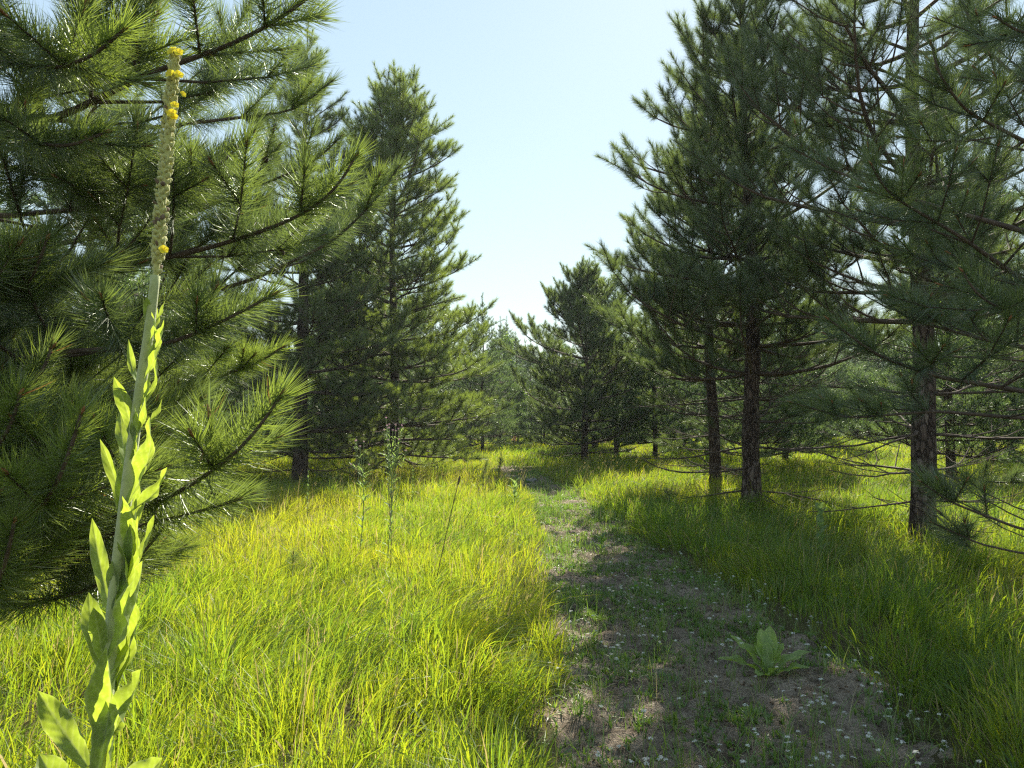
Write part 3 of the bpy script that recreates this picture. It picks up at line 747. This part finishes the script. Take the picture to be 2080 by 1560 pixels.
# ------------------------------------------------------------------ broad leaves
def leaf_grid(base, tip, width, normal, rng, bend=.15, wave=.12, fold=.25, nu=14, nv=6, shape=(0, .35, .6, .85, 1), prof=(.28, .95, 1, .62, .02), nw=2.6, veins=False):
    """a leaf blade: midrib from base to tip, arched, folded along the rib, with a wavy edge"""
    base, tip = np.asarray(base, float), np.asarray(tip, float)
    ax = tip - base; L = np.linalg.norm(ax); ax = ax / L
    nrm = np.asarray(normal, float); nrm = unit(nrm - ax * np.dot(nrm, ax))
    sd = np.cross(ax, nrm)
    u = np.linspace(0, 1, nu); v = np.linspace(-1, 1, nv)
    w = np.interp(u, shape, prof) * width / 2
    w = np.convolve(np.pad(w, 1, 'edge'), [.2, .6, .2], 'valid'); w[-1] = width * .01
    rib = base[None] + ax[None] * (u[:, None] * L) + nrm[None] * (bend * L * np.sin(u * np.pi * .95))[:, None]
    ph = rng.uniform(0, 6.28, 2)
    ed = np.abs(v)[None] ** 2
    wv = np.where(v[None] > 0, np.sin(u[:, None] * nw * 6.28 + ph[0]), np.sin(u[:, None] * nw * 6.28 + ph[1]))
    hgt = fold * w[:, None] * np.abs(v)[None] + wave * width * .5 * wv * ed * np.sin(u * np.pi)[:, None]
    hgt = hgt - .06 * w[:, None] * (1 - np.abs(v)[None])
    vein = 0
    if veins:
        vein = np.clip(np.sin((u[:, None] * 8 - np.abs(v)[None] * 1.6) * 6.283) * 1.6 - .6, 0, 1) * (np.abs(v)[None] > .08)
        hgt = hgt + w[:, None] * (.05 * vein + .10 * (fbm(u[:, None] * 9 + ph[0], v[None] * 2 + 0 * u[:, None] + ph[1], 3, 3) - .5))
    P = rib[:, None] + sd[None, None] * (w[:, None] * v[None])[..., None] + nrm[None, None] * hgt[..., None]
    i = np.arange(nu - 1)[:, None] * nv; j = np.arange(nv - 1)[None]
    q = np.stack([i + j, i + j + 1, i + nv + j + 1, i + nv + j], -1).reshape(-1, 4)
    rn = np.clip(.5 + .35 * (1 - np.abs(v)[None] * 2) + 0 * u[:, None], 0, 1)
    rn = np.where(np.abs(v)[None] > .9, .95, np.where(np.abs(v)[None] < .12, .9, .25 + .5 * vein)) + 0 * u[:, None]
    return P.reshape(-1, 3), q, rn.ravel()

def blob(mb, c, ax, r, l, rng, m=0, sides=7):
    k = np.linspace(0, 1, 5)
    a = unit(ax)
    tube(mb, c[None] + a[None] * ((k[:, None] - .3) * l), r * np.array([.55, .95, 1, .75, .25]), sides, .5, m, lump=.12, seed=int(rng.integers(0, 999)))

def build_mullein():
    rng = np.random.default_rng(77)
    Y = 1.25
    line = [(186, 2180), (190, 1760), (205, 1560), (222, 1330), (238, 1160), (262, 960), (285, 790), (302, 680), (316, 560)]
    P = np.array([at(px, py, Y) for px, py in line])
    gzv = g0(P[0][0], P[0][1]); P[0][2] = gzv - .02
    root = empty('great_mullein', (P[0][0], P[0][1], gzv), 'tall flowering mullein with felted glowing leaves standing before the left pine', 'wildflower')
    O = np.array(root.location)
    mb = MB()
    s = np.linspace(0, 1, len(P)); t = np.linspace(0, 1, 40)
    Q = np.stack([np.interp(t, s, P[:, k]) for k in range(3)], -1)
    tube(mb, Q - O, np.interp(t, [0, .35, .7, 1], [.0145, .012, .0095, .008]), 10, .5, 0)
    mb.build('stem', M['stem'], root, True)
    # leaves: base, tip, width (all in photo pixels) and how far the tip comes towards (-) or goes away (+)
    LV = [((296, 645), (299, 604), 15, -.02), ((306, 662), (335, 611), 15, .03), ((296, 712), (331, 650), 21, -.03), ((281, 762), (262, 688), 14, .02),
          ((293, 740), (326, 690), 17, .05), ((286, 806), (316, 727), 24, -.03), ((288, 816), (318, 764), 15, .05), ((273, 866), (231, 766), 26, -.03),
          ((286, 862), (328, 808), 23, .04), ((262, 984), (301, 848), 42, -.07), ((264, 990), (305, 890), 32, .05), ((258, 930), (245, 830), 24, .05),
          ((249, 1018), (202, 892), 21, .02), ((264, 1020), (337, 948), 32, -.03), ((232, 1188), (243, 1010), 48, -.08), ((254, 1070), (300, 1000), 26, .05),
          ((218, 1205), (187, 1052), 28, .03), ((248, 1150), (311, 1045), 34, .04), ((216, 1296), (287, 1140), 64, -.08), ((205, 1330), (181, 1203), 40, .02),
          ((222, 1390), (262, 1230), 44, .05), ((186, 1575), (213, 1316), 66, -.10), ((220, 1478), (285, 1360), 72, -.02), ((152, 1556), (78, 1404), 46, -.03),
          ((208, 1590), (212, 1425), 52, -.05), ((100, 1640), (80, 1530), 52, .02), ((270, 1625), (328, 1540), 52, .0), ((200, 1320), (190, 1235), 30, -.05),
          ((190, 1800), (60, 1640), 80, -.05), ((190, 1850), (330, 1690), 84, .05), ((188, 1900), (250, 1640), 80, -.12), ((186, 2000), (20, 1850), 95, .05),
          ((186, 2020), (400, 1880), 95, -.02), ((186, 2060), (180, 1880), 90, .22)]
    nLV = len(LV)
    for k in range(26):
        by = 640 + 860 * (k + rng.uniform()) / 26
        sx = np.interp(by, [l[1] for l in line][::-1], [l[0] for l in line][::-1])
        ln_ = np.interp(by, [600, 900, 1500], [40, 80, 150]); o = rng.uniform(-1, 1)
        LV.append(((sx + o * 4, by), (sx + ln_ * .16 + o * ln_ * .22, by - ln_), ln_ * .30, float(rng.choice([-.04, -.02, .03, .05]))))
    for k, ((bx, by), (tx, ty), w, dz) in enumerate(LV):
        by = by + .28 * (by - ty) if by < 1540 else by   # the blade runs down the stem
        bx = .5 * bx + .5 * np.interp(by, [l[1] for l in line][::-1], [l[0] for l in line][::-1]) if by < 1700 else bx
        sx = np.interp(by, [l[1] for l in line][::-1], [l[0] for l in line][::-1])
        b0 = at(sx * .7 + bx * .3 if by < 1500 else bx, by, Y)
        b = at(bx, by, Y + dz * .15); tp = at(tx, ty, Y + dz)
        side = 1 if tx > bx else -1
        nrm = unit(np.array([-side * .55, -1.0 if dz <= 0 else -.6, .35]) + rng.normal(0, .18, 3))
        V, q, rn = leaf_grid(b, tp, w / F * Y * (1.12 if k < nLV else 1.0), nrm, rng, bend=-.10 * rng.uniform(.4, 1.8), wave=rng.uniform(.25, .5), fold=rng.uniform(.15, .45), nu=52, nv=15, shape=(0, .25, .6, .84, 1), prof=(.34, .74, 1, .64, .02), nw=rng.uniform(1.2, 2.), veins=True)
        m = MB(); m.add(V - O, None, q, rn)
        m.build('leaf', M['mullein'], root, True)
    # the flower spike: rows of woolly buds on a core
    sp = [(316, 560), (322, 500), (328, 420), (336, 330), (345, 230), (351, 160), (356, 104)]
    S = np.array([at(px, py, Y) for px, py in sp])
    s = np.linspace(0, 1, len(S))
    mb = MB()
    t = np.linspace(0, 1, 30)
    core = np.stack([np.interp(t, s, S[:, k]) for k in range(3)], -1)
    cr = np.interp(t, [0, .1, .45, .8, 1], [.0045, .0065, .0078, .0058, .003])
    tube(mb, core - O, cr, 10, .5, 0)
    n = 260
    for i in range(n):
        u = (i + .5) / n
        if u < .1 and rng.uniform() < .45: continue
        c = np.array([np.interp(u, s, S[:, k]) for k in range(3)])
        a = i * 2.39996 + rng.normal(0, .25)
        rr = np.interp(u, [0, .1, .45, .8, 1], [.0055, .0075, .0092, .0068, .003]) * rng.uniform(.82, 1.12)
        o = np.array([math.cos(a), math.sin(a), 0])
        blob(mb, c + o * rr - O, o * .8 + np.array([0, 0, .9]) + rng.normal(0, .25, 3), rng.uniform(.0025, .0046), rng.uniform(.008, .013), rng, 1 if rng.uniform() < .10 else 0, 6)
    spike = mb.build('flower_spike', [M['bud'], M['drystem']], root, True)
    for px, py, dz, sz in ((349, 106, -.01, 1), (363, 108, -.01, 1), (356, 103, .0, .8), (347, 151, -.014, 1.1), (363, 153, -.012, 1), (371, 192, 0, .7), (355, 215, -.014, .9), (349, 232, -.014, 1.1), (353, 238, -.012, .9), (332, 508, -.012, 1.0), (330, 243, -.006, .5)):
        c = at(px, py, Y + dz)
        x0 = np.interp(py, [q[1] for q in sp][::-1], [q[0] for q in sp][::-1])
        f = unit(np.array([(px - x0) / 18, -1.0, .35]))
        m = MB()
        x = unit(np.cross(f, [0, 0, 1.])); y = np.cross(x, f)
        for k in range(5):
            a = k / 5 * 6.283 + rng.uniform(0, .4)
            dr = x * math.cos(a) + y * math.sin(a)
            V, q, rn = leaf_grid(c, c + (dr + f * .35) * .0088 * sz, .0088 * sz, f, rng, .1, .2, .2, 6, 5, (0, .4, .75, 1), (.4, .9, 1, .5))
            m.add(V - O, None, q, rng.uniform(0, 1))
        m.build('flower', M['petal'], spike, True)

def rosette(x, y, leaves, label, scale=1., seed=0, mat='rosette'):
    rng = np.random.default_rng(seed)
    z = float(path_z(np.array([x]), np.array([y]))[0]) - .01
    root = empty('mullein_rosette', (x, y, z), label, 'plant')
    for az, el, L, w, bend in leaves:
        d = np.array([math.cos(az) * math.cos(el), math.sin(az) * math.cos(el), math.sin(el)]) * L * scale
        nrm = np.array([-math.cos(az) * math.sin(el), -math.sin(az) * math.sin(el), math.cos(el)])
        V, q, rn = leaf_grid((0, 0, 0), d, w * scale * 1.35, nrm, rng, bend, .25, .3, 18, 7, (0, .2, .6, .85, 1), (.25, .5, 1, .75, .03))
        m = MB(); m.add(V, None, q, rn); m.build('leaf', M[mat], root, True)
    return root

def leafy_plant(name, label, cat, x, y, h, levels, L, w, seed, mat='herb', lean=(0, 0), flowers=None, up=.5, zfun=None):
    """upright stem with pairs of broad leaves"""
    rng = np.random.default_rng(seed)
    z = g0(x, y)
    root = empty(name, (x, y, z), label, cat)
    t = np.linspace(0, 1, 10)
    ln = np.stack([lean[0] * t ** 1.4 * h, lean[1] * t * h, t * h], -1)
    mb = MB(); tube(mb, ln, np.interp(t, [0, 1], [.006, .003]) * max(1, h), 7, .5)
    mb.build('stem', M['greenstem'], root, True)
    for i in range(levels):
        u = .25 + .75 * (i + .5) / levels
        c = np.array([np.interp(u, t, ln[:, k]) for k in range(3)])
        a0 = i * 1.57 + rng.normal(0, .2)
        for a in (a0, a0 + np.pi):
            e = up + .5 * u + rng.normal(0, .15)
            d = np.array([math.cos(a) * math.cos(e), math.sin(a) * math.cos(e), math.sin(e)])
            k = L * (1.1 - .55 * abs(u - .55)) * rng.uniform(.8, 1.1)
            V, q, rn = leaf_grid(c, c + d * k, w, np.array([-d[0] * d[2], -d[1] * d[2], 1]), rng, .12, .12, .3, 12, 5)
            m = MB(); m.add(V, None, q, rn); m.build('leaf', M[mat], root, True)
    return root

def thistle(x, y, h, seed, label, heads, width):
    rng = np.random.default_rng(seed)
    z = g0(x, y)
    root = empty('creeping_thistle', (x, y, z), label, 'wildflower', 'thistles in the meadow')
    sm, lm, tips = MB(), MB(), []
    t = np.linspace(0, 1, 12)
    main = np.stack([.04 * np.sin(t * 3) * h, 0 * t, t * h * .97], -1)
    tube(sm, main, np.interp(t, [0, 1], [.0055, .0025]), 6)
    tips.append(main[-1])
    for i in range(heads):
        u = rng.uniform(.42, .82)
        c = np.array([np.interp(u, t, main[:, k]) for k in range(3)])
        a = rng.uniform(0, 6.28); dd = width * rng.uniform(.35, 1.)
        top = np.array([c[0] + math.cos(a) * dd, c[1] + math.sin(a) * dd, h * rng.uniform(.80, 1.03)])
        k = np.linspace(0, 1, 7)[:, None]
        br = c + (top - c) * k; br[:, :2] = c[:2] + (top - c)[:2] * (k ** .6)
        tube(sm, br, np.linspace(.0032, .0016, 7), 5); tips.append(top)
        for q in range(5):
            uu = rng.uniform(.1, .95); p = c + (top - c) * uu
            aa = rng.uniform(0, 6.28); d = np.array([math.cos(aa), math.sin(aa), .7])
            V, f, rn = leaf_grid(p, p + d * rng.uniform(.03, .07), .014, np.array([-d[0] * .5, -d[1] * .5, 1]), rng, .1, .5, .3, 7, 5)
            lm.add(V, None, f, rn)
    for q in range(26):
        uu = rng.uniform(.1, .8); p = np.array([np.interp(uu, t, main[:, k]) for k in range(3)])
        aa = rng.uniform(0, 6.28); d = np.array([math.cos(aa), math.sin(aa), .6])
        V, f, rn = leaf_grid(p, p + d * rng.uniform(.06, .13), .022, np.array([-d[0] * .5, -d[1] * .5, 1]), rng, .1, .6, .3, 10, 5, nw=4)
        lm.add(V, None, f, rn)
    sm.build('stem', M['greenstem'], root, True); lm.build('foliage', M['milkweed'], root, True)
    for p in tips:
        m = MB()
        blob(m, p, np.array([0, 0, 1.]), .0075, .02, rng, 1, 7)
        n = 34
        d = unit(np.stack([rng.normal(0, .45, n), rng.normal(0, .45, n), np.ones(n)], -1))
        P = np.stack([np.tile(p + [0, 0, .008], (n, 1)), p + [0, 0, .008] + d * .022], 1)
        ribbons(m, P, unit(np.cross(d, rng.normal(0, 1, (n, 3)))), np.full((n, 1), .0035), rng.uniform(0, 1, n))
        m.build('flower_head', [M['pink'], M['greenstem']], root)
    return root

def build_haze():
    m, nt, out = new_mat('air_haze')
    v = nd(nt, 'ShaderNodeVolumePrincipled', Density=.0006, Anisotropy=.1)
    v.inputs['Color'].default_value = (.86, .92, .97, 1)
    nt.links.new(v.outputs[0], out.inputs['Volume'])
    mb = MB()
    x0, x1, y0, y1, z0, z1 = -156, 156, -46, 196, -1.6, 13.
    P = [(x, y, z) for z in (z0, z1) for y in (y0, y1) for x in (x0, x1)]
    mb.add(P, None, [[0, 2, 3, 1], [4, 5, 7, 6], [0, 1, 5, 4], [2, 6, 7, 3], [0, 4, 6, 2], [1, 3, 7, 5]])
    tag(mb.build('haze', m), 'thin pale summer haze filling the air between the pines', 'haze', kind='stuff')

def build_flowers():
    """white alyssum-like weeds on the track: one plant each, a thin stem with small white heads"""
    rng = np.random.default_rng(55)
    vars_ = []
    for k in range(7):
        r2 = np.random.default_rng(500 + k)
        sm, heads = MB(), []
        nh = [1, 1, 2, 1, 3, 2, 4][k]
        h = r2.uniform(.10, .21)
        for j in range(nh):
            a = r2.uniform(0, 6.28); dd = r2.uniform(.0, .05) if nh == 1 else r2.uniform(.03, .07)
            top = np.array([math.cos(a) * dd, math.sin(a) * dd, h * r2.uniform(.75, 1)])
            kk = np.linspace(0, 1, 6)[:, None]
            ln = top * np.concatenate([kk ** 1.4, kk ** 1.4, kk], 1)
            tube(sm, ln, np.linspace(.0017, .0011, 6), 4)
            for q in range(5):
                u = r2.uniform(.15, .9); p = top * np.array([u ** 1.4, u ** 1.4, u]); aa = r2.uniform(0, 6.28)
                d = np.array([math.cos(aa), math.sin(aa), .9])
                V, f, rn = leaf_grid(p, p + d * .022, .005, np.array([-d[0], -d[1], 1]), r2, .05, 0, .2, 5, 3)
                sm.add(V, None, f, rn, 1)
            fm = MB(); n = int(r2.integers(9, 17))
            for q in range(n):
                rr = .0095 * math.sqrt(r2.uniform()); aa = r2.uniform(0, 6.28)
                c = top + np.array([rr * math.cos(aa), rr * math.sin(aa), .006 - rr * rr * 30 + r2.normal(0, .0012)])
                up = unit(np.array([math.cos(aa) * rr * 55, math.sin(aa) * rr * 55, 1.]))
                x = unit(np.cross(up, r2.normal(0, 1, 3))); y = np.cross(up, x)
                for s in range(4):
                    e = s * np.pi / 2
                    dr = x * math.cos(e) + y * math.sin(e); sd = -x * math.sin(e) + y * math.cos(e)
                    fm.add([c, c + dr * .0028 + sd * .0014, c + dr * .0038 + up * .0008, c + dr * .0028 - sd * .0014], None, [[0, 1, 2, 3]], r2.uniform())
            heads.append(fm.mesh('flower_head', M['white'], False))
        vars_.append((sm.mesh('stem', [M['greenstem'], M['milkweed']], False), heads))
    spots = []
    def put(x, y):
        if path_in(np.array([x]), np.array([y]))[0] > -.22: spots.append((x, y))
    for (cx, cy, sx, sy, n) in ((1480, 1185, 130, 40, 70), (1640, 1215, 60, 30, 20), (1270, 1250, 75, 70, 34), (1260, 1180, 60, 40, 20), (1700, 1400, 150, 80, 40), (1500, 1300, 160, 60, 26), (1780, 1500, 170, 50, 26), (1480, 1500, 160, 60, 20), (1250, 1090, 60, 40, 24), (1150, 1080, 40, 30, 8), (1300, 1540, 120, 20, 8)):
        for _ in range(n):
            px, py = rng.normal(cx, sx), rng.normal(cy, sy)
            if py > 1660 or py < 1010: continue
            Y = 1.38 * F / (py - 850)
            q = at(px, py, Y); put(q[0], q[1])
    for k, (x, y) in enumerate(spots[:290]):
        v = int(rng.choice(7, p=[.22, .22, .16, .16, .08, .1, .06]))
        z = float(path_z(np.array([x]), np.array([y]))[0])
        o = empty('white_wildflower', (x, y, z), 'small white flower heads on a thin green stem growing from the sandy track', 'wildflower', 'white wildflowers on the sandy track')
        o.rotation_euler = (rng.normal(0, .12), rng.normal(0, .12), rng.uniform(0, 6.28)); s = rng.uniform(.8, 1.25); o.scale = (s, s, s)
        link('stem', vars_[v][0], o); [link('flower_head', hd, o) for hd in vars_[v][1]]

def broadleaf_tree(x, y, h, rc, seed, label, mat, nleaf, lw, group=None, name='birch_sapling', cat='tree'):
    rng = np.random.default_rng(seed)
    z = g0(x, y)
    root = empty(name, (x, y, z), label, cat, group)
    tm, ln, rad = trunk_mesh(h, .02 + h * .006, (0, 0), rng, 8, 20)
    fm = MB()
    for i in range(int(16 + h * 3)):
        u = rng.uniform(.15, 1); a = rng.uniform(0, 6.28)
        c = np.array([0, 0, u * h]); L = rc * (1.15 - u * .75) * rng.uniform(.5, 1.1)
        d = unit(np.array([math.cos(a), math.sin(a), rng.uniform(.3, 1.2)]))
        tube(tm, [c, c + d * L * .5, c + d * L + [0, 0, .1 * L]], [.012, .008, .003], 4)
        n = int(nleaf * L)
        tt = rng.uniform(.2, 1.05, n)
        p = c + d * (tt[:, None] * L) + rng.normal(0, .13 * rc, (n, 3))
        dd = unit(rng.normal(0, 1, (n, 3)) + [0, 0, -.3])
        pts = np.stack([p, p + dd * lw * .5, p + dd * lw], 1)
        ribbons(fm, pts, unit(np.cross(dd, rng.normal(0, 1, (n, 3)))), np.tile([[lw * .4, lw * .6]], (n, 1)), rng.uniform(0, 1, n))
    tm.build('trunk', M['twig'], root, True); fm.build('crown', M[mat], root)
    return root

def build_small_things():
    rng = np.random.default_rng(91)
    # mullein rosette on the track
    c = at(1560, 1335, 1.44 * F / (1335 - 850))
    rosette(c[0], c[1], [(2.6, .75, .30, .085, .06), (1.75, 1.25, .27, .085, .04), (1.1, 1.15, .29, .075, .05), (.45, .95, .22, .06, .05), (.15, .45, .30, .07, .09), (3.0, .30, .30, .075, .10),
                         (-1.35, .75, .13, .045, .05), (2.2, 1.05, .2, .06, .05), (-.4, .35, .24, .07, .08), (-2.2, .3, .2, .06, .08), (1.4, 1.4, .2, .05, .03)],
            'green mullein rosette with upright felted leaves on the sandy track', 1.02, 5)
    c = at(1092, 1345, 1.45 * F / (1345 - 850))
    rosette(c[0], c[1], [(1.9, 1.2, .22, .06, .05), (.7, 1.1, .20, .055, .05), (2.9, .8, .18, .05, .06), (-1.2, .8, .15, .05, .06)], 'small mullein rosette half hidden in the sunny grass edge of the track', 1., 6)
    # milkweeds and other broad-leaved weeds
    def gp(px, py, hh=0.): 
        Y = (1.5 - hh) * F / (py - 850); q = at(px, py, Y); return q[0], q[1]
    x, y = gp(1046, 1035); leafy_plant('milkweed', 'leafy milkweed standing where the meadow meets the far track', 'plant', x, y, .48, 5, .17, .075, 1, 'milkweed')
    x, y = gp(1668, 1150); leafy_plant('milkweed', 'tall pale milkweed in the shaded grass in front of the pine trunks', 'plant', x, y, .62, 6, .15, .07, 2, 'milkweed')
    x, y = gp(1222, 1112); leafy_plant('broadleaf_weed', 'bright green broad-leaved weed on the middle of the track', 'plant', x, y, .22, 3, .12, .06, 3, 'herb')
    x, y = gp(1292, 1190); leafy_plant('broadleaf_weed', 'tiny broad-leaved weed on the bare sand ridge of the track', 'plant', x, y, .10, 2, .09, .035, 4, 'herb')
    x, y = gp(1338, 1228); leafy_plant('broadleaf_weed', 'small sprout among the white flowers in mid track', 'plant', x, y, .09, 2, .06, .03, 14, 'herb')
    x, y = gp(1372, 1480); leafy_plant('broadleaf_weed', 'yellowing sprout with upright leaves at the front of the track', 'plant', x, y, .13, 3, .08, .025, 15, 'sprout', up=.9)
    # thistles
    c = at(782, 1130, 7.0); thistle(c[0], 7.0, 1.5 - g0(c[0], 7.0) + (850 - 862) / F * 7.0 + .02, 3, 'tall branching thistle with many pale pink heads in the meadow', 15, .17)
    c = at(728, 1100, 7.6); thistle(c[0], 7.6, 1.27, 4, 'slimmer thistle with a few pink heads beside the taller one', 5, .12)
    # leaning dead flower stalk
    b, tp = at(880, 1075, 6.2), at(930, 985, 6.0)
    b[2] = g0(b[0], b[1])
    root = empty('dry_stalk', b, 'dark dry stalk leaning to the right over the bright meadow grass', 'dead plant')
    mb = MB(); d = tp - b; k = np.linspace(0, 1, 9)[:, None]
    tube(mb, d * k * np.array([1, 1, 1]) + np.array([0, 0, .03]) * np.sin(k * 3.14), np.linspace(.005, .0035, 9), 6)
    mb.build('stem', M['drystem'], root, True)
    mb = MB(); tube(mb, np.linspace(0, 1, 7)[:, None] * unit(d) * .085 + d, .0085 * np.array([.6, 1, 1.1, 1, .9, .7, .3]), 8, lump=.3); mb.build('seed_head', M['drystem'], root, True)
    # bare dark stem beside the tall thistle
    b = at(790, 1140, 6.7); b[2] = g0(b[0], b[1])
    mb = MB(); t = np.linspace(0, 1, 12)
    tube(mb, np.stack([.02 * np.sin(t * 4), 0 * t, t * .95], -1), np.linspace(.0045, .002, 12), 6)
    for i in range(6):
        u = .4 + i * .09; a = rng.uniform(0, 6.28)
        tube(mb, np.array([[0, 0, u * .95], [math.cos(a) * .04, math.sin(a) * .04, u * .95 + .06], [math.cos(a) * .06, math.sin(a) * .06, u * .95 + .13]]), [.002, .0017, .001], 4)
    o = mb.build('dry_stalk', M['drystem'], None, True, tuple(b)); tag(o, 'upright dark bare stalk beside the tall thistle', 'dead plant')
    # green stalk of a sapling mullein at the shady left border of the meadow
    for px, py, h, lab in ((655, 1010, .75, 'slim green weed spike in the grass below the left pine trunk'), (825, 1010, .7, 'slim green weed spike between the thistle and the broad pine'), (560, 1010, .5, 'short pale weed by the needle sprays at the meadow edge')):
        x, y = at(px, py, 11)[0], 11 + rng.uniform(-1.5, 1)
        leafy_plant('tall_weed', lab, 'plant', x, y, h, 9, .07, .018, int(px), 'milkweed', up=.7)
    # young pine in the meadow
    rg = np.random.default_rng(8); W = Wood()
    cfg = dict(nage=3, maxorder=2, keep={1: 3}, cap={1: 1}, prob={1: .8}, cone=0)
    grow(rg, W, np.zeros(3), np.array([.12, 0, 1.]), 3, .12, .007, 1, .1, True, cfg)
    x, y = gp(592, 1175, .02)
    root = empty('pine_seedling', (x, y, g0(x, y)), 'small bluish pine seedling poking out of the left meadow grass', 'young pine')
    wm = MB(); wood_mesh(wm, W, 6); wm.build('stem', M['twig'], root, True)
    nm = MB(); needle_mesh(nm, rg, W.need, 650, .11, .0018, 3); nm.build('foliage', M['needle'], root)
    # small drooping young pine at the foot of the broad pine
    for px, py, Y, h, lab, sd in ((975, 958, 15.5, .55, 'low bushy young pine at the meadow end by the track', 21), (1012, 955, 17.5, .5, 'low young pine right beside the far grey stones', 22)):
        rg = np.random.default_rng(sd); W = Wood()
        cfg = dict(nage=3, maxorder=3, keep={1: 3, 2: 2}, cap={1: 2, 2: 1}, prob={1: .95, 2: .5}, cone=0)
        grow(rg, W, np.zeros(3), np.array([.15, 0, 1.]), 4, h / 3.2, .012, 1, .05, True, cfg)
        x = at(px, py, Y)[0]
        root = empty('young_pine', (x, Y, g0(x, Y)), lab, 'young pine')
        wm = MB(); wood_mesh(wm, W, 5); wm.build('stem', M['twig'], root, True)
        nm = MB(); needle_mesh(nm, rg, W.need, 170, .13, .0055, 2); nm.build('foliage', M['needle'], root)
    # heap of grey stones at the far end of the visible track
    for k in range(16):
        x, y = at(1040, 966, 17.4)[0] + rng.normal(0, .26), 17.6 + rng.normal(0, .4)
        s = rng.uniform(.04, .11); mb = MB()
        n1, n2 = 7, 9
        th = np.linspace(0, np.pi, n1)[:, None]; ph = np.linspace(0, 2 * np.pi, n2, endpoint=False)[None]
        P = np.stack([np.sin(th) * np.cos(ph), np.sin(th) * np.sin(ph), np.cos(th) + 0 * ph], -1)
        P = P * (s * (1 + .35 * (rng.uniform(0, 1, (n1, n2, 1)) - .5))) * np.array([1.3, 1., .65])
        i = np.arange(n1 - 1)[:, None] * n2; j = np.arange(n2)[None]; j2 = (j + 1) % n2
        mb.add(P.reshape(-1, 3), None, np.stack([i + j, i + n2 + j, i + n2 + j2, i + j2], -1).reshape(-1, 4))
        o = mb.build('stone', M['stone'], None, True, (x, y, g0(x, y) + s * .4)); o.rotation_euler.z = rng.uniform(0, 6)
        tag(o, 'grey stone in the small heap where the far track bends', 'stone', 'grey stones at the far bend')
    # young broadleaf trees far down the track
    broadleaf_tree(at(1052, 800, 40)[0], 40, 3.4, .9, 61, 'yellow-green young broadleaf tree at the far end of the track', 'deciduous', 260, .11)
    broadleaf_tree(at(1034, 800, 58)[0], 58, 8.3, 1.0, 62, 'tall slim pale broadleaf tree rising above the far pines', 'deciduous', 240, .17)
    broadleaf_tree(at(1003, 800, 47)[0], 47, 6.4, .9, 64, 'pale broadleaf tree just behind the broad pine tip', 'deciduous', 240, .14)
    broadleaf_tree(at(1046, 870, 34)[0], 36, .9, .16, 63, 'low reddish shrub in the shade at the far end of the track', 'redleaf', 60, .06, name='red_shrub', cat='shrub')

# ------------------------------------------------------------------ light, sky, camera
SUN_AZ, SUN_EL = R(15.5), R(37)
def build_light():
    sc = bpy.context.scene
    w = bpy.data.worlds.new('World'); sc.world = w; w.use_nodes = True
    nt = w.node_tree; nt.nodes.clear()
    sky = nt.nodes.new('ShaderNodeTexSky'); sky.sky_type = 'NISHITA'; sky.sun_disc = False
    sky.sun_elevation = SUN_EL; sky.sun_rotation = SUN_AZ
    sky.air_density = 1.5; sky.dust_density = .15; sky.ozone_density = 1.2; sky.altitude = 100
    gm = nt.nodes.new('ShaderNodeGamma'); gm.inputs['Gamma'].default_value = .5
    bg = nt.nodes.new('ShaderNodeBackground'); bg.inputs['Strength'].default_value = .142
    o = nt.nodes.new('ShaderNodeOutputWorld')
    nt.links.new(sky.outputs[0], gm.inputs['Color']); tn = nt.nodes.new('ShaderNodeMixRGB'); tn.blend_type = 'MULTIPLY'; tn.inputs[0].default_value = 1; tn.inputs[2].default_value = (.94, 1.03, 1.07, 1); nt.links.new(gm.outputs[0], tn.inputs[1]); nt.links.new(tn.outputs[0], bg.inputs['Color']); nt.links.new(bg.outputs[0], o.inputs['Surface'])
    l = bpy.data.lights.new('sun', 'SUN'); l.energy = 4.6; l.angle = R(.53); l.color = (1, .93, .80)
    so = bpy.data.objects.new('sun', l); C.objects.link(so)
    d = Vector((math.sin(SUN_AZ) * math.cos(SUN_EL), math.cos(SUN_AZ) * math.cos(SUN_EL), math.sin(SUN_EL)))
    so.rotation_euler = d.to_track_quat('Z', 'Y').to_euler(); so.location = d * 60
    cam = bpy.data.cameras.new('camera'); cam.sensor_width = 36; cam.lens = 36 * F / 2080; cam.clip_end = 2000; cam.clip_start = .05
    co = bpy.data.objects.new('camera', cam); C.objects.link(co)
    co.location = tuple(CAM); co.rotation_euler = (math.pi / 2 + PITCH, 0, 0)
    sc.camera = co
    vs = sc.view_settings; vs.view_transform = 'Standard'; vs.look = 'None'; vs.exposure = 1.42; vs.gamma = 1.0
    sc.cycles.use_adaptive_sampling = False; sc.cycles.filter_width = 1.3; sc.cycles.max_bounces = 8; sc.cycles.transparent_max_bounces = 8
    sc.cycles.diffuse_bounces = 4; sc.cycles.transmission_bounces = 4; sc.cycles.glossy_bounces = 2
    sc.cycles.sample_clamp_indirect = 1.0; sc.cycles.sample_clamp_direct = 2.5
    try:
        sc.cycles.use_denoising = False; sc.cycles.denoising_prefilter = 'FAST'; sc.cycles.denoising_quality = 'HIGH'; sc.cycles.denoiser = 'OPENIMAGEDENOISE'
    except Exception: pass

import time
_t = time.time()
def clock(s):
    print('STEP', s, round(time.time() - _t, 1), flush=True)
build_light()
build_ground(); build_path(); clock('ground')
build_grass(); build_path_growth(); clock('grass')
build_near_pines(); clock('near pines')
build_pines(); clock('pines')
build_haze(); build_mullein(); build_flowers(); build_small_things(); clock('plants')
for m in bpy.data.meshes:
    if len(m.polygons) > 60000: print('BIG', m.name, len(m.polygons), m.users)
print('TRIS', sum(len(m.polygons) for m in bpy.data.meshes))
